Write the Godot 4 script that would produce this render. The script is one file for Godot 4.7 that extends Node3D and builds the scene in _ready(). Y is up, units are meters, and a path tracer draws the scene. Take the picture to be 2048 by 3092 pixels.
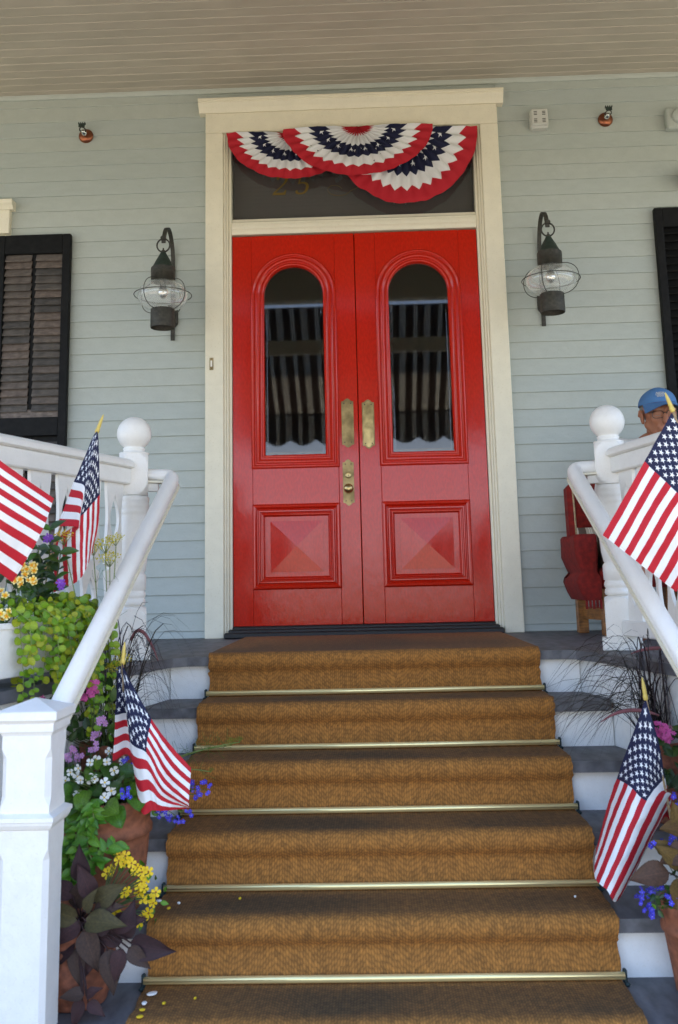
extends Node3D
# A porch entrance: red double doors, coir-covered steps, flags, lanterns and flower pots.
# y is up, metres; the landing is y = 0, the wall face is z = 0, the street lies towards +z.

var rng := RandomNumberGenerator.new()
var used := {}
var T := {}
var M := {}

# ---------------------------------------------------------------- naming
func numbered(n: String) -> String:
	if not used.has(n):
		used[n] = 0
		return n
	used[n] += 1
	return "%s_%03d" % [n, used[n]]

func thing(called: String, label: String, category: String, at := Vector3.ZERO, turn := 0.0, group := "") -> Node3D:
	var o := Node3D.new()
	o.name = numbered(called)
	add_child(o)
	o.position = at
	o.rotation.y = turn
	o.set_meta("label", label)
	o.set_meta("category", category)
	if group:
		o.set_meta("group", group)
	return o

func setting(called: String) -> Node3D:
	var o := Node3D.new()
	o.name = numbered(called)
	add_child(o)
	o.set_meta("kind", "structure")
	return o

func part(called: String, mesh: Mesh, mat: Material, parent: Node, xf := Transform3D.IDENTITY) -> MeshInstance3D:
	var o := MeshInstance3D.new()
	o.name = called
	o.mesh = mesh
	o.material_override = mat
	o.transform = xf
	parent.add_child(o, true)
	return o

# ---------------------------------------------------------------- mesh building
func S(smooth := false) -> SurfaceTool:
	var st := SurfaceTool.new()
	st.begin(Mesh.PRIMITIVE_TRIANGLES)
	st.set_smooth_group(0 if smooth else -1)
	return st

func done(st: SurfaceTool) -> ArrayMesh:
	st.generate_normals()
	return st.commit()

func tri(st: SurfaceTool, a: Vector3, b: Vector3, c: Vector3) -> void:
	st.add_vertex(a); st.add_vertex(b); st.add_vertex(c)

func quad(st: SurfaceTool, a: Vector3, b: Vector3, c: Vector3, d: Vector3) -> void:
	tri(st, a, b, c); tri(st, a, c, d)

# a flat face turned away from `centre`
func face(st: SurfaceTool, p: Array, centre: Vector3) -> void:
	var n: Vector3 = (p[0] - p[2]).cross(p[0] - p[1])
	var q := p.duplicate()
	var mid := Vector3.ZERO
	for v in p:
		mid += v / p.size()
	if n.dot(mid - centre) < 0.0:
		q.reverse()
	for i in range(1, q.size() - 1):
		tri(st, q[0], q[i], q[i + 1])

func box(st: SurfaceTool, lo: Vector3, hi: Vector3, bevel := 0.0) -> void:
	var c := (lo + hi) / 2.0
	var h := (hi - lo) / 2.0
	var b: float = min(bevel, min(h.x, min(h.y, h.z)) * 0.9)
	if b <= 0.0:
		for ax in 3:
			for s in [-1.0, 1.0]:
				var u := (ax + 1) % 3
				var w := (ax + 2) % 3
				var p := []
				for k in [[-1, -1], [1, -1], [1, 1], [-1, 1]]:
					var v := Vector3.ZERO
					v[ax] = s * h[ax]; v[u] = k[0] * h[u]; v[w] = k[1] * h[w]
					p.append(c + v)
				face(st, p, c)
		return
	var corner := func(sx, sy, sz, ax) -> Vector3:
		var v := Vector3(sx * (h.x - b), sy * (h.y - b), sz * (h.z - b))
		var s := Vector3(sx, sy, sz)
		v[ax] = s[ax] * h[ax]
		return c + v
	for ax in 3:
		var u := (ax + 1) % 3
		var w := (ax + 2) % 3
		for s in [-1, 1]:
			var p := []
			for k in [[-1, -1], [1, -1], [1, 1], [-1, 1]]:
				var g := [0, 0, 0]
				g[ax] = s; g[u] = k[0]; g[w] = k[1]
				p.append(corner.call(g[0], g[1], g[2], ax))
			face(st, p, c)
		for k in [[-1, -1], [1, -1], [1, 1], [-1, 1]]:
			var g := [0, 0, 0]
			var g2 := [0, 0, 0]
			g[ax] = -1; g2[ax] = 1; g[u] = k[0]; g2[u] = k[0]; g[w] = k[1]; g2[w] = k[1]
			face(st, [corner.call(g[0], g[1], g[2], u), corner.call(g2[0], g2[1], g2[2], u), corner.call(g2[0], g2[1], g2[2], w), corner.call(g[0], g[1], g[2], w)], c)
	for sx in [-1, 1]:
		for sy in [-1, 1]:
			for sz in [-1, 1]:
				face(st, [corner.call(sx, sy, sz, 0), corner.call(sx, sy, sz, 1), corner.call(sx, sy, sz, 2)], c)

func box_mesh(lo: Vector3, hi: Vector3, bevel := 0.0) -> ArrayMesh:
	var st := S()
	box(st, lo, hi, bevel)
	return done(st)

# profile: Vector2(radius, y) from top or bottom
func lathe(st: SurfaceTool, prof: Array, seg := 32, at := Vector3.ZERO, sx := 1.0, sz := 1.0) -> void:
	for i in prof.size() - 1:
		var a: Vector2 = prof[i]
		var b: Vector2 = prof[i + 1]
		for k in seg:
			var t0 := TAU * k / seg
			var t1 := TAU * (k + 1) / seg
			var p := at + Vector3(cos(t0) * a.x * sx, a.y, sin(t0) * a.x * sz)
			var q := at + Vector3(cos(t1) * a.x * sx, a.y, sin(t1) * a.x * sz)
			var r := at + Vector3(cos(t1) * b.x * sx, b.y, sin(t1) * b.x * sz)
			var s := at + Vector3(cos(t0) * b.x * sx, b.y, sin(t0) * b.x * sz)
			if a.y > b.y:
				if a.x > 0.00001: tri(st, p, r, q)
				if b.x > 0.00001 or a.x <= 0.00001: tri(st, p, s, r)
			else:
				if a.x > 0.00001: tri(st, p, q, r)
				if b.x > 0.00001 or a.x <= 0.00001: tri(st, p, r, s)

func lathe_mesh(prof: Array, seg := 32, smooth := true) -> ArrayMesh:
	var st := S(smooth)
	lathe(st, prof, seg)
	return done(st)

# square post intersected with a turned outline: profile Vector2(turned radius, y)
func turned_square(st: SurfaceTool, half: float, prof: Array, seg := 64) -> void:
	for i in prof.size() - 1:
		for k in seg:
			var p := []
			for g in [[i, k], [i, k + 1], [i + 1, k + 1], [i + 1, k]]:
				var t: float = TAU * (g[1] + 0.5) / seg
				var sq: float = half / max(abs(cos(t)), abs(sin(t)))
				var r: float = min(sq, prof[g[0]].x)
				p.append(Vector3(cos(t) * r, prof[g[0]].y, sin(t) * r))
			quad(st, p[3], p[2], p[1], p[0])

func tube(st: SurfaceTool, path: Array, rad, seg := 8, flat := 1.0) -> void:
	var n := path.size()
	var rings := []
	var side := Vector3.ZERO
	for i in n:
		var d: Vector3 = (path[min(i + 1, n - 1)] - path[max(i - 1, 0)]).normalized()
		if side == Vector3.ZERO:
			side = d.cross(Vector3.UP if abs(d.y) < 0.9 else Vector3.RIGHT).normalized()
		side = (side - d * side.dot(d)).normalized()
		var up := side.cross(d)
		var r: float = rad[i] if rad is Array else rad
		var ring := []
		for k in seg:
			var t := TAU * k / seg
			ring.append(path[i] + side * cos(t) * r + up * sin(t) * r * flat)
		rings.append(ring)
	for i in n - 1:
		for k in seg:
			var k2 := (k + 1) % seg
			quad(st, rings[i][k], rings[i][k2], rings[i + 1][k2], rings[i + 1][k])
	for e in [0, n - 1]:
		for k in range(1, seg - 1):
			if e == 0: tri(st, rings[e][0], rings[e][k + 1], rings[e][k])
			else: tri(st, rings[e][0], rings[e][k], rings[e][k + 1])

# a moulding swept along a path in the XY plane; prof: Vector2(outward offset, height along z)
func sweep_xy(st: SurfaceTool, path: Array, closed: bool, prof: Array, z := 0.0) -> void:
	var n := path.size()
	var off := []
	for i in n:
		var a: Vector2 = path[(i - 1 + n) % n] if closed or i > 0 else path[0] - (path[1] - path[0])
		var b: Vector2 = path[i]
		var c: Vector2 = path[(i + 1) % n] if closed or i < n - 1 else path[i] + (path[i] - path[i - 1])
		var d0 := (b - a).normalized()
		var d1 := (c - b).normalized()
		var n0 := Vector2(d0.y, -d0.x)
		var n1 := Vector2(d1.y, -d1.x)
		var m := (n0 + n1).normalized()
		off.append(m / max(0.3, m.dot(n0)))
	for i in (n if closed else n - 1):
		var j := (i + 1) % n
		for k in prof.size() - 1:
			var p := []
			for g in [[i, k], [j, k], [j, k + 1], [i, k + 1]]:
				var q: Vector2 = path[g[0]] + off[g[0]] * prof[g[1]].x
				p.append(Vector3(q.x, q.y, z + prof[g[1]].y))
			quad(st, p[0], p[1], p[2], p[3])

# convex or simple outline in XY, extruded in z
func extrude(st: SurfaceTool, outline: PackedVector2Array, z0: float, z1: float) -> void:
	var idx := Geometry2D.triangulate_polygon(outline)
	var ccw := 0.0
	for i in outline.size():
		ccw += outline[i].cross(outline[(i + 1) % outline.size()])
	for i in range(0, idx.size(), 3):
		var a := outline[idx[i]]
		var b := outline[idx[i + 1]]
		var c := outline[idx[i + 2]]
		if (b - a).cross(c - a) > 0:
			var s := b; b = c; c = s
		tri(st, Vector3(a.x, a.y, z1), Vector3(b.x, b.y, z1), Vector3(c.x, c.y, z1))
		tri(st, Vector3(a.x, a.y, z0), Vector3(c.x, c.y, z0), Vector3(b.x, b.y, z0))
	for i in outline.size():
		var a := outline[i]
		var b := outline[(i + 1) % outline.size()]
		if ccw < 0:
			var s := b; b = a; a = s
		quad(st, Vector3(a.x, a.y, z1), Vector3(b.x, b.y, z1), Vector3(b.x, b.y, z0), Vector3(a.x, a.y, z0))

func extrude_mesh(outline: PackedVector2Array, z0: float, z1: float) -> ArrayMesh:
	var st := S()
	extrude(st, outline, z0, z1)
	return done(st)

# a straight member from a to b with a cross-section (closed loop of Vector2: x = sideways, y = up), mitred plumb when plumb is true
func member(st: SurfaceTool, a: Vector3, b: Vector3, prof: Array, plumb := true) -> void:
	var d := (b - a).normalized()
	var side := d.cross(Vector3.UP).normalized()
	var up := Vector3.UP if plumb else side.cross(d)
	var n := prof.size()
	var r0 := []
	var r1 := []
	for p in prof:
		r0.append(a + side * p.x + up * p.y)
		r1.append(b + side * p.x + up * p.y)
	for k in n:
		var k2 := (k + 1) % n
		quad(st, r0[k], r0[k2], r1[k2], r1[k])
	for k in range(1, n - 1):
		tri(st, r0[0], r0[k + 1], r0[k])
		tri(st, r1[0], r1[k], r1[k + 1])

# smooth interpolation through points at given knots
func spl(kn: Array, p: Array, t: float) -> Vector3:
	var n := kn.size()
	var i := 0
	while i < n - 2 and t > kn[i + 1]:
		i += 1
	var h: float = kn[i + 1] - kn[i]
	var s: float = clamp((t - kn[i]) / h, 0.0, 1.0)
	var m0: Vector3 = (p[i + 1] - p[i]) / h if i == 0 else (p[i + 1] - p[i - 1]) / (kn[i + 1] - kn[i - 1])
	var m1: Vector3 = (p[i + 1] - p[i]) / h if i == n - 2 else (p[i + 2] - p[i]) / (kn[i + 2] - kn[i])
	var s2 := s * s
	var s3 := s2 * s
	return p[i] * (2 * s3 - 3 * s2 + 1) + m0 * h * (s3 - 2 * s2 + s) + p[i + 1] * (-2 * s3 + 3 * s2) + m1 * h * (s3 - s2)

# a sheet: f(u, v) -> Vector3, with UVs
func sheet(nu: int, nv: int, f: Callable) -> ArrayMesh:
	var st := S(true)
	for i in nu + 1:
		for j in nv + 1:
			st.set_uv(Vector2(float(i) / nu, float(j) / nv))
			st.add_vertex(f.call(float(i) / nu, float(j) / nv))
	for i in nu:
		for j in nv:
			var a := i * (nv + 1) + j
			for k in [a, a + nv + 1, a + nv + 2, a, a + nv + 2, a + 1]:
				st.add_index(k)
	st.generate_normals()
	return st.commit()

# ---------------------------------------------------------------- materials
func lin(r: float, g: float, b: float) -> Color:
	return Color(r, g, b).linear_to_srgb()

func noise_tex(freq: float, oct: int, lo: float, hi: float, seed_: int, kind := FastNoiseLite.TYPE_SIMPLEX_SMOOTH, normal := false, bump := 4.0, size := 512) -> NoiseTexture2D:
	var n := FastNoiseLite.new()
	n.noise_type = kind
	n.frequency = freq
	n.fractal_octaves = oct
	n.seed = seed_
	var t := NoiseTexture2D.new()
	t.width = size; t.height = size
	t.seamless = true
	t.noise = n
	if normal:
		t.as_normal_map = true
		t.bump_strength = bump
	else:
		var g := Gradient.new()
		g.set_color(0, Color(lo, lo, lo))
		g.set_color(1, Color(hi, hi, hi))
		t.color_ramp = g
	return t

func mat(c: Color, rough: float, opt := {}) -> StandardMaterial3D:
	var m := StandardMaterial3D.new()
	m.albedo_color = c
	m.roughness = rough
	if opt.has("tex"):
		m.albedo_texture = T[opt.tex]
	if opt.has("tex") or opt.has("nrm") or opt.has("rtex"):
		if not opt.get("uv", false):
			m.uv1_triplanar = true
			m.uv1_world_triplanar = opt.get("world", true)
		m.uv1_scale = opt.get("scale", Vector3(2, 2, 2))
	if opt.has("nrm"):
		m.normal_enabled = true
		m.normal_texture = T[opt.nrm]
		m.normal_scale = opt.get("ns", 0.4)
	if opt.has("rtex"):
		m.roughness_texture = T[opt.rtex]
	m.metallic = opt.get("metal", 0.0)
	m.metallic_specular = opt.get("spec", 0.5)
	if opt.has("back"):
		m.backlight_enabled = true
		m.backlight = opt.back
	if opt.has("coat"):
		m.clearcoat_enabled = true
		m.clearcoat = opt.coat
		m.clearcoat_roughness = opt.get("coat_r", 0.1)
	return m

func make_textures() -> void:
	T.patch = noise_tex(0.004, 3, 0.93, 1.0, 11)
	T.fine = noise_tex(0.05, 3, 0.86, 1.0, 12)
	T.strong = noise_tex(0.012, 5, 0.5, 1.0, 13)
	T.brush = noise_tex(0.02, 4, 0.0, 1.0, 14, FastNoiseLite.TYPE_SIMPLEX_SMOOTH, true, 3.0)
	T.grit = noise_tex(0.15, 3, 0.0, 1.0, 15, FastNoiseLite.TYPE_SIMPLEX_SMOOTH, true, 5.0)
	T.rough = noise_tex(0.01, 4, 0.65, 1.0, 16)
	# old paint: faint drifts, small stains and specks
	var pn := FastNoiseLite.new()
	pn.frequency = 0.008
	pn.fractal_octaves = 4
	pn.seed = 31
	var sn := FastNoiseLite.new()
	sn.frequency = 0.055
	sn.fractal_octaves = 2
	sn.seed = 33
	var dn := FastNoiseLite.new()
	dn.frequency = 0.35
	dn.seed = 35
	var pi := Image.create(768, 768, false, Image.FORMAT_RGB8)
	for y in 768:
		for x in 768:
			var v := 0.975 + 0.022 * pn.get_noise_2d(x, y)
			var s: float = smoothstep(0.42, 0.62, sn.get_noise_2d(x, y)) * 0.03
			var d: float = smoothstep(0.70, 0.84, dn.get_noise_2d(x, y) + 0.25 * pn.get_noise_2d(x * 2.0, y * 2.0 + 500.0)) * 0.16
			pi.set_pixel(x, y, Color(clamp(v - s * 0.8 - d, 0.0, 1.0), clamp(v - s - d, 0.0, 1.0), clamp(v - s * 1.5 - d, 0.0, 1.0)))
	T.paint = ImageTexture.create_from_image(pi)
	# wood grain, long in x
	var im := Image.create(512, 256, false, Image.FORMAT_RGB8)
	var n := FastNoiseLite.new()
	n.noise_type = FastNoiseLite.TYPE_SIMPLEX_SMOOTH
	n.frequency = 0.02
	n.fractal_octaves = 4
	for y in 256:
		for x in 512:
			var v := n.get_noise_2d(x * 0.25, y * 7.0) * 0.5 + n.get_noise_2d(x * 0.6 + 900.0, y * 1.2) * 0.5
			v = clamp(0.82 + v * 0.42, 0.3, 1.0)
			im.set_pixel(x, y, Color(v, v * 0.985, v * 0.965))
	T.grain = ImageTexture.create_from_image(im)
	var nb := im.duplicate()
	nb.bump_map_to_normal_map(2.0)
	T.grain_n = ImageTexture.create_from_image(nb)
	make_coir()
	make_flag()
	make_bunting()
	make_stripes()

# coir: diagonal rows of thick brown yarn in a herringbone
func make_coir() -> void:
	var w := 1024
	var im := Image.create(w, w, false, Image.FORMAT_RGB8)
	var hm := Image.create(w, w, false, Image.FORMAT_RGB8)
	var n := FastNoiseLite.new()
	n.frequency = 0.015
	n.fractal_octaves = 3
	var n2 := FastNoiseLite.new()
	n2.frequency = 0.09
	n2.seed = 5
	for y in w:
		for x in w:
			# staggered slanting stitches, leaning one way in one band and the other in the next
			var lean := 0.30 if int(x / 256.0) % 2 == 0 else -0.30
			var col := floor(x / 16.0)
			var off := floor(fposmod(sin(col * 91.7) * 4375.85, 1.0) * 32.0)
			var row := floor((y + off) / 32.0)
			var ly := fposmod(y + off, 32.0) / 32.0 - 0.5
			var lx := fposmod(float(x), 16.0) / 16.0 - 0.5 - ly * lean * 1.4
			var cell: float = fposmod(sin(col * 12.9898 + fposmod(row, 32.0) * 78.233) * 43758.5453, 1.0)
			var h: float = clamp(1.15 - sqrt(pow(lx / 0.46, 2.0) + pow(ly / 0.56, 2.0)), 0.0, 1.0)
			var fib := n2.get_noise_2d(x * 2.0, y * 2.0) * 0.10 + n.get_noise_2d(x, y) * 0.08
			var v: float = clamp(0.60 + 0.18 * h + (cell - 0.5) * 0.12 + fib, 0.1, 1.0)
			im.set_pixel(x, y, Color(v, v * 0.92 + 0.02, v * 0.80 + 0.02))
			hm.set_pixel(x, y, Color(h * 0.7 + fib, h * 0.7 + fib, h * 0.7 + fib))
	hm.bump_map_to_normal_map(4.0)
	T.coir = ImageTexture.create_from_image(im)
	T.coir_n = ImageTexture.create_from_image(hm)

func star_in(im: Image, cx: float, cy: float, r: float, rx: float, c: Color) -> void:
	var poly := PackedVector2Array()
	for k in 10:
		var a := -PI / 2 + k * PI / 5
		var q: float = r if k % 2 == 0 else r * 0.4
		poly.append(Vector2(cx + cos(a) * q * rx, cy + sin(a) * q))
	for y in range(int(cy - r) - 1, int(cy + r) + 2):
		for x in range(int(cx - r * rx) - 1, int(cx + r * rx) + 2):
			if x < 0 or y < 0 or x >= im.get_width() or y >= im.get_height(): continue
			if Geometry2D.is_point_in_polygon(Vector2(x + 0.5, y + 0.5), poly):
				im.set_pixel(x, y, c)

const FLAG_RED := Color(0.74, 0.09, 0.16)
const FLAG_WHITE := Color(0.93, 0.93, 0.93)
const FLAG_NAVY := Color(0.075, 0.095, 0.24)

func make_flag() -> void:
	var w := 1140
	var h := 624
	var im := Image.create(w, h, false, Image.FORMAT_RGB8)
	for i in 13:
		im.fill_rect(Rect2i(0, i * 48, w, 48), FLAG_RED if i % 2 == 0 else FLAG_WHITE)
	var cw := int(w * 0.4)
	im.fill_rect(Rect2i(0, 0, cw, 336), FLAG_NAVY)
	for r in 9:
		for c in (6 if r % 2 == 0 else 5):
			var x := (c + (0.5 if r % 2 == 0 else 1.0)) * cw / 6.0
			star_in(im, x, (r + 1) * 336.0 / 10.0, 23.0, 1.0, FLAG_WHITE)
	# stitched hems
	for y in h:
		for x in [w - 17, w - 16, 15, 16]:
			im.set_pixel(x, y, im.get_pixel(x, y).darkened(0.14))
	T.flag = ImageTexture.create_from_image(im)

# the fan: x = angle over 16 pleats, y = radius
func make_bunting() -> void:
	var w := 1024
	var h := 320
	var im := Image.create(w, h, false, Image.FORMAT_RGB8)
	for x in w:
		var ph := fposmod(float(x) / 64.0, 1.0)
		var z: float = (abs(ph - 0.5) * 2.0 - 0.5) * 0.10
		for y in h:
			var r := float(y) / h - z
			var c := FLAG_RED
			if r < 0.17: c = Color(0.7, 0.08, 0.14)
			elif r < 0.38: c = FLAG_WHITE
			elif r < 0.61: c = FLAG_NAVY
			elif r < 0.80: c = FLAG_WHITE
			im.set_pixel(x, y, c)
	for k in 8:
		star_in(im, 64.0 + k * 128.0, 0.49 * h, 13.0, 2.0, FLAG_WHITE)
	T.bunting = ImageTexture.create_from_image(im)

# awning cloth: dark brown with a pair and a group of five pale lines in every repeat
func make_stripes() -> void:
	var im := Image.create(256, 8, false, Image.FORMAT_RGB8)
	im.fill(Color(0.16, 0.115, 0.10))
	var pale := Color(0.93, 0.91, 0.86)
	for x0 in [8, 30]:
		im.fill_rect(Rect2i(x0, 0, 10, 8), pale)
	for k in 5:
		im.fill_rect(Rect2i(118 + k * 13, 0, 5, 8), pale)
	T.stripes = ImageTexture.create_from_image(im)
	var p := Image.create(256, 8, false, Image.FORMAT_RGB8)
	p.fill(Color(0.74, 0.69, 0.60))
	for x0 in [10, 130]:
		p.fill_rect(Rect2i(x0, 0, 52, 8), Color(0.36, 0.29, 0.24))
	for x0 in [84, 98, 200, 214]:
		p.fill_rect(Rect2i(x0, 0, 6, 8), Color(0.9, 0.87, 0.8))
	T.ticking = ImageTexture.create_from_image(p)

func make_materials() -> void:
	M.siding = mat(lin(0.465, 0.505, 0.465), 0.6, {tex = "paint", nrm = "brush", ns = 0.15, scale = Vector3(1.3, 3, 1.3)})
	M.siding2 = mat(lin(0.475, 0.51, 0.465), 0.6, {tex = "paint", nrm = "brush", ns = 0.15, scale = Vector3(1.7, 2, 1.7)})
	M.siding3 = mat(lin(0.455, 0.50, 0.47), 0.62, {tex = "paint", nrm = "brush", ns = 0.15, scale = Vector3(0.9, 3, 0.9)})
	M.cream = mat(lin(0.84, 0.78, 0.61), 0.5, {tex = "paint", nrm = "brush", ns = 0.12, scale = Vector3(1.5, 1.5, 1.5)})
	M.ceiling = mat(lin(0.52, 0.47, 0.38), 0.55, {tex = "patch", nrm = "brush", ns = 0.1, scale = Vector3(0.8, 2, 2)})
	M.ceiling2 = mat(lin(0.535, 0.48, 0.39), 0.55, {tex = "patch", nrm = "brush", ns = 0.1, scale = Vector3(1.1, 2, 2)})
	M.red = mat(lin(0.60, 0.016, 0.004), 0.17, {tex = "fine", nrm = "brush", ns = 0.06, scale = Vector3(3, 1.2, 3), rtex = "rough"})
	M.white = mat(lin(0.86, 0.83, 0.77), 0.45, {tex = "paint", nrm = "brush", ns = 0.28, scale = Vector3(2.3, 2.3, 2.3)})
	M.white_dirty = mat(lin(0.80, 0.78, 0.72), 0.5, {tex = "fine", nrm = "brush", ns = 0.2, scale = Vector3(4, 4, 4)})
	M.riser = mat(lin(0.87, 0.87, 0.84), 0.5, {tex = "paint", nrm = "brush", ns = 0.2, scale = Vector3(3, 3, 3)})
	M.deck = mat(lin(0.16, 0.158, 0.165), 0.55, {tex = "rough", nrm = "brush", ns = 0.3, scale = Vector3(3, 3, 1.2)})
	M.black = mat(lin(0.011, 0.011, 0.011), 0.6, {spec = 0.3, tex = "strong", nrm = "brush", ns = 0.25, scale = Vector3(3, 3, 3)})
	M.dark_wood = mat(lin(0.03, 0.022, 0.016), 0.6)
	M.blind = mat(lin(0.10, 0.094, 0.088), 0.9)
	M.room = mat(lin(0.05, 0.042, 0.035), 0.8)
	M.brass = mat(lin(0.62, 0.47, 0.22), 0.28, {metal = 1.0, tex = "rough", scale = Vector3(3, 3, 3)})
	M.brass_old = mat(lin(0.42, 0.31, 0.15), 0.42, {metal = 1.0, tex = "rough", scale = Vector3(2.5, 2.5, 2.5)})
	M.brass_rod = mat(lin(0.98, 0.78, 0.36), 0.26, {metal = 0.55})
	M.verdigris = mat(lin(0.02, 0.05, 0.05), 0.6, {tex = "strong", scale = Vector3(14, 14, 14)})
	M.bronze = mat(lin(0.072, 0.068, 0.052), 0.6, {tex = "strong", nrm = "grit", ns = 0.3, scale = Vector3(6, 6, 6)})
	M.bronze_green = mat(lin(0.035, 0.062, 0.045), 0.65, {tex = "strong", nrm = "grit", ns = 0.3, scale = Vector3(6, 6, 6)})
	M.copper = mat(lin(0.30, 0.11, 0.06), 0.42, {metal = 1.0, rtex = "rough", scale = Vector3(12, 12, 12)})
	M.chrome = mat(lin(0.8, 0.79, 0.76), 0.12, {metal = 1.0})
	M.gold = mat(lin(0.22, 0.14, 0.025), 0.4, {metal = 0.6})
	M.gold_paint = mat(lin(0.62, 0.46, 0.10), 0.4)
	M.rubber = mat(lin(0.012, 0.012, 0.012), 0.5)
	M.pine = mat(lin(0.62, 0.44, 0.24), 0.5, {tex = "grain", scale = Vector3(4, 4, 4)})
	M.oak = mat(lin(0.42, 0.17, 0.035), 0.45, {tex = "grain", scale = Vector3(3, 3, 3)})
	M.box_white = mat(lin(0.66, 0.66, 0.6), 0.5, {tex = "fine", scale = Vector3(10, 10, 10)})
	M.slot = mat(lin(0.03, 0.03, 0.028), 0.6)
	M.lamp_shell = mat(lin(0.62, 0.58, 0.48), 0.4)
	M.terracotta = mat(lin(0.48, 0.165, 0.075), 0.8, {tex = "strong", nrm = "grit", ns = 0.35, scale = Vector3(4, 4, 4)})
	M.terracotta2 = mat(lin(0.42, 0.135, 0.065), 0.75, {tex = "strong", nrm = "grit", ns = 0.35, scale = Vector3(5, 5, 5)})
	M.soil = mat(lin(0.02, 0.014, 0.01), 0.95, {nrm = "grit", ns = 1.0, scale = Vector3(9, 9, 9)})
	M.bounce_paving = mat(lin(0.50, 0.45, 0.37), 0.85, {tex = "strong", scale = Vector3(0.6, 0.6, 0.6)})
	M.lawn = mat(lin(0.10, 0.14, 0.045), 0.95, {tex = "strong", nrm = "grit", ns = 1.0, scale = Vector3(1.5, 1.5, 1.5)})
	M.roof = mat(lin(0.10, 0.10, 0.10), 0.85, {tex = "strong", scale = Vector3(2, 2, 2)})
	for k in 4:
		var c: Color = [lin(0.19, 0.162, 0.145), lin(0.15, 0.136, 0.126), lin(0.22, 0.178, 0.155), lin(0.115, 0.108, 0.104)][k]
		M["louver%d" % k] = mat(c, 0.6, {tex = "grain", nrm = "grain_n", ns = 0.6, scale = [Vector3(3, 5, 3), Vector3(2.2, 4, 2), Vector3(3.7, 6, 3), Vector3(2.8, 5, 3)][k]})
	var g := mat(Color(0.02, 0.02, 0.02, 0.10), 0.03)
	g.transparency = BaseMaterial3D.TRANSPARENCY_ALPHA
	g.metallic_specular = 1.0
	M.glass = g
	var g2 := mat(Color(0.9, 0.92, 0.9, 0.15), 0.03)
	g2.transparency = BaseMaterial3D.TRANSPARENCY_ALPHA
	g2.metallic_specular = 1.0
	M.globe = g2
	var f := mat(Color.WHITE, 0.75)
	f.albedo_texture = T.flag
	f.cull_mode = BaseMaterial3D.CULL_DISABLED
	f.backlight_enabled = true
	f.backlight = Color(0.35, 0.35, 0.35)
	M.flag = f
	var bu := mat(Color(0.95, 0.95, 0.95), 0.8)
	bu.albedo_texture = T.bunting
	bu.cull_mode = BaseMaterial3D.CULL_DISABLED
	M.bunting = bu
	var aw := mat(Color.WHITE, 0.85)
	aw.albedo_texture = T.stripes
	aw.cull_mode = BaseMaterial3D.CULL_DISABLED
	aw.backlight_enabled = true
	aw.backlight = Color(0.95, 0.93, 0.88)
	M.awning = aw
	var ru := mat(lin(0.70, 0.325, 0.082), 0.95)
	ru.albedo_texture = T.coir
	ru.normal_enabled = true
	ru.normal_texture = T.coir_n
	ru.normal_scale = 0.4
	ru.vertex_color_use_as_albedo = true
	M.coir = ru

# ---------------------------------------------------------------- camera, sky, sun
func make_view() -> void:
	var cam := Camera3D.new()
	cam.name = "camera"
	cam.transform = Transform3D(Basis(Vector3(0.999239, -0.02202, -0.032185), Vector3(0.027156, 0.985236, 0.169034), Vector3(0.027987, -0.169779, 0.985085)).orthonormalized(), Vector3(0.0407, 0.2846, 5.0995))
	cam.projection = Camera3D.PROJECTION_FRUSTUM
	cam.near = 0.05
	cam.far = 600.0
	cam.size = 1.066117 * cam.near
	cam.frustum_offset = Vector2(0, -0.101537 * cam.near)
	var lens := CameraAttributesPhysical.new()
	lens.exposure_aperture = 4.0
	lens.frustum_focus_distance = 4.9
	lens.frustum_focal_length = 22.0
	cam.attributes = lens
	add_child(cam)
	cam.current = true
	var sky_mat := ProceduralSkyMaterial.new()
	sky_mat.sky_top_color = Color(0.40, 0.54, 0.74)
	sky_mat.sky_horizon_color = Color(0.84, 0.87, 0.89)
	sky_mat.sky_curve = 0.16
	sky_mat.sky_energy_multiplier = 0.95
	sky_mat.ground_bottom_color = Color(0.28, 0.26, 0.22)
	sky_mat.ground_horizon_color = Color(0.55, 0.56, 0.54)
	var sky := Sky.new()
	sky.sky_material = sky_mat
	var env := Environment.new()
	env.background_mode = Environment.BG_SKY
	env.sky = sky
	env.tonemap_mode = Environment.TONE_MAPPER_LINEAR
	env.tonemap_exposure = 5.3
	env.sdfgi_enabled = true
	env.ssao_enabled = true
	env.ssil_enabled = true
	var we := WorldEnvironment.new()
	we.name = "environment"
	we.environment = env
	add_child(we)
	var sun := DirectionalLight3D.new()
	sun.name = "sun"
	sun.light_energy = 1.6
	sun.light_color = Color(1.0, 0.95, 0.87)
	sun.light_angular_distance = 0.5
	sun.shadow_enabled = true
	add_child(sun)
	# high behind the house, so that the whole front lies in its shade
	sun.look_at_from_position(Vector3(1.0, 9.0, -4.0), Vector3.ZERO)

# ---------------------------------------------------------------- the setting
const RX := 0.0444      # middle of the steps
const NOSE := 1.27      # landing edge
const TREAD := 0.25
const RISE := 0.1601

func half_at(z: float) -> float:      # half width of the stair well
	return 0.785 + 0.22 * (z - 1.27)

func make_ground() -> void:
	var g := setting("ground")
	var st := S()
	quad(st, Vector3(-150, -1.13, -150), Vector3(150, -1.13, -150), Vector3(150, -1.13, 150), Vector3(-150, -1.13, 150))
	part("lawn", done(st), M.lawn, g)
	var p := setting("path")  # out of view; widened across the yard to bounce sunlight up to the ceiling
	st = S()
	quad(st, Vector3(-14.0, -1.121, 2.4), Vector3(14.0, -1.121, 2.4), Vector3(14.0, -1.121, 22), Vector3(-14.0, -1.121, 22))
	part("bounce_paving", done(st), M.bounce_paving, p)

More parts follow.
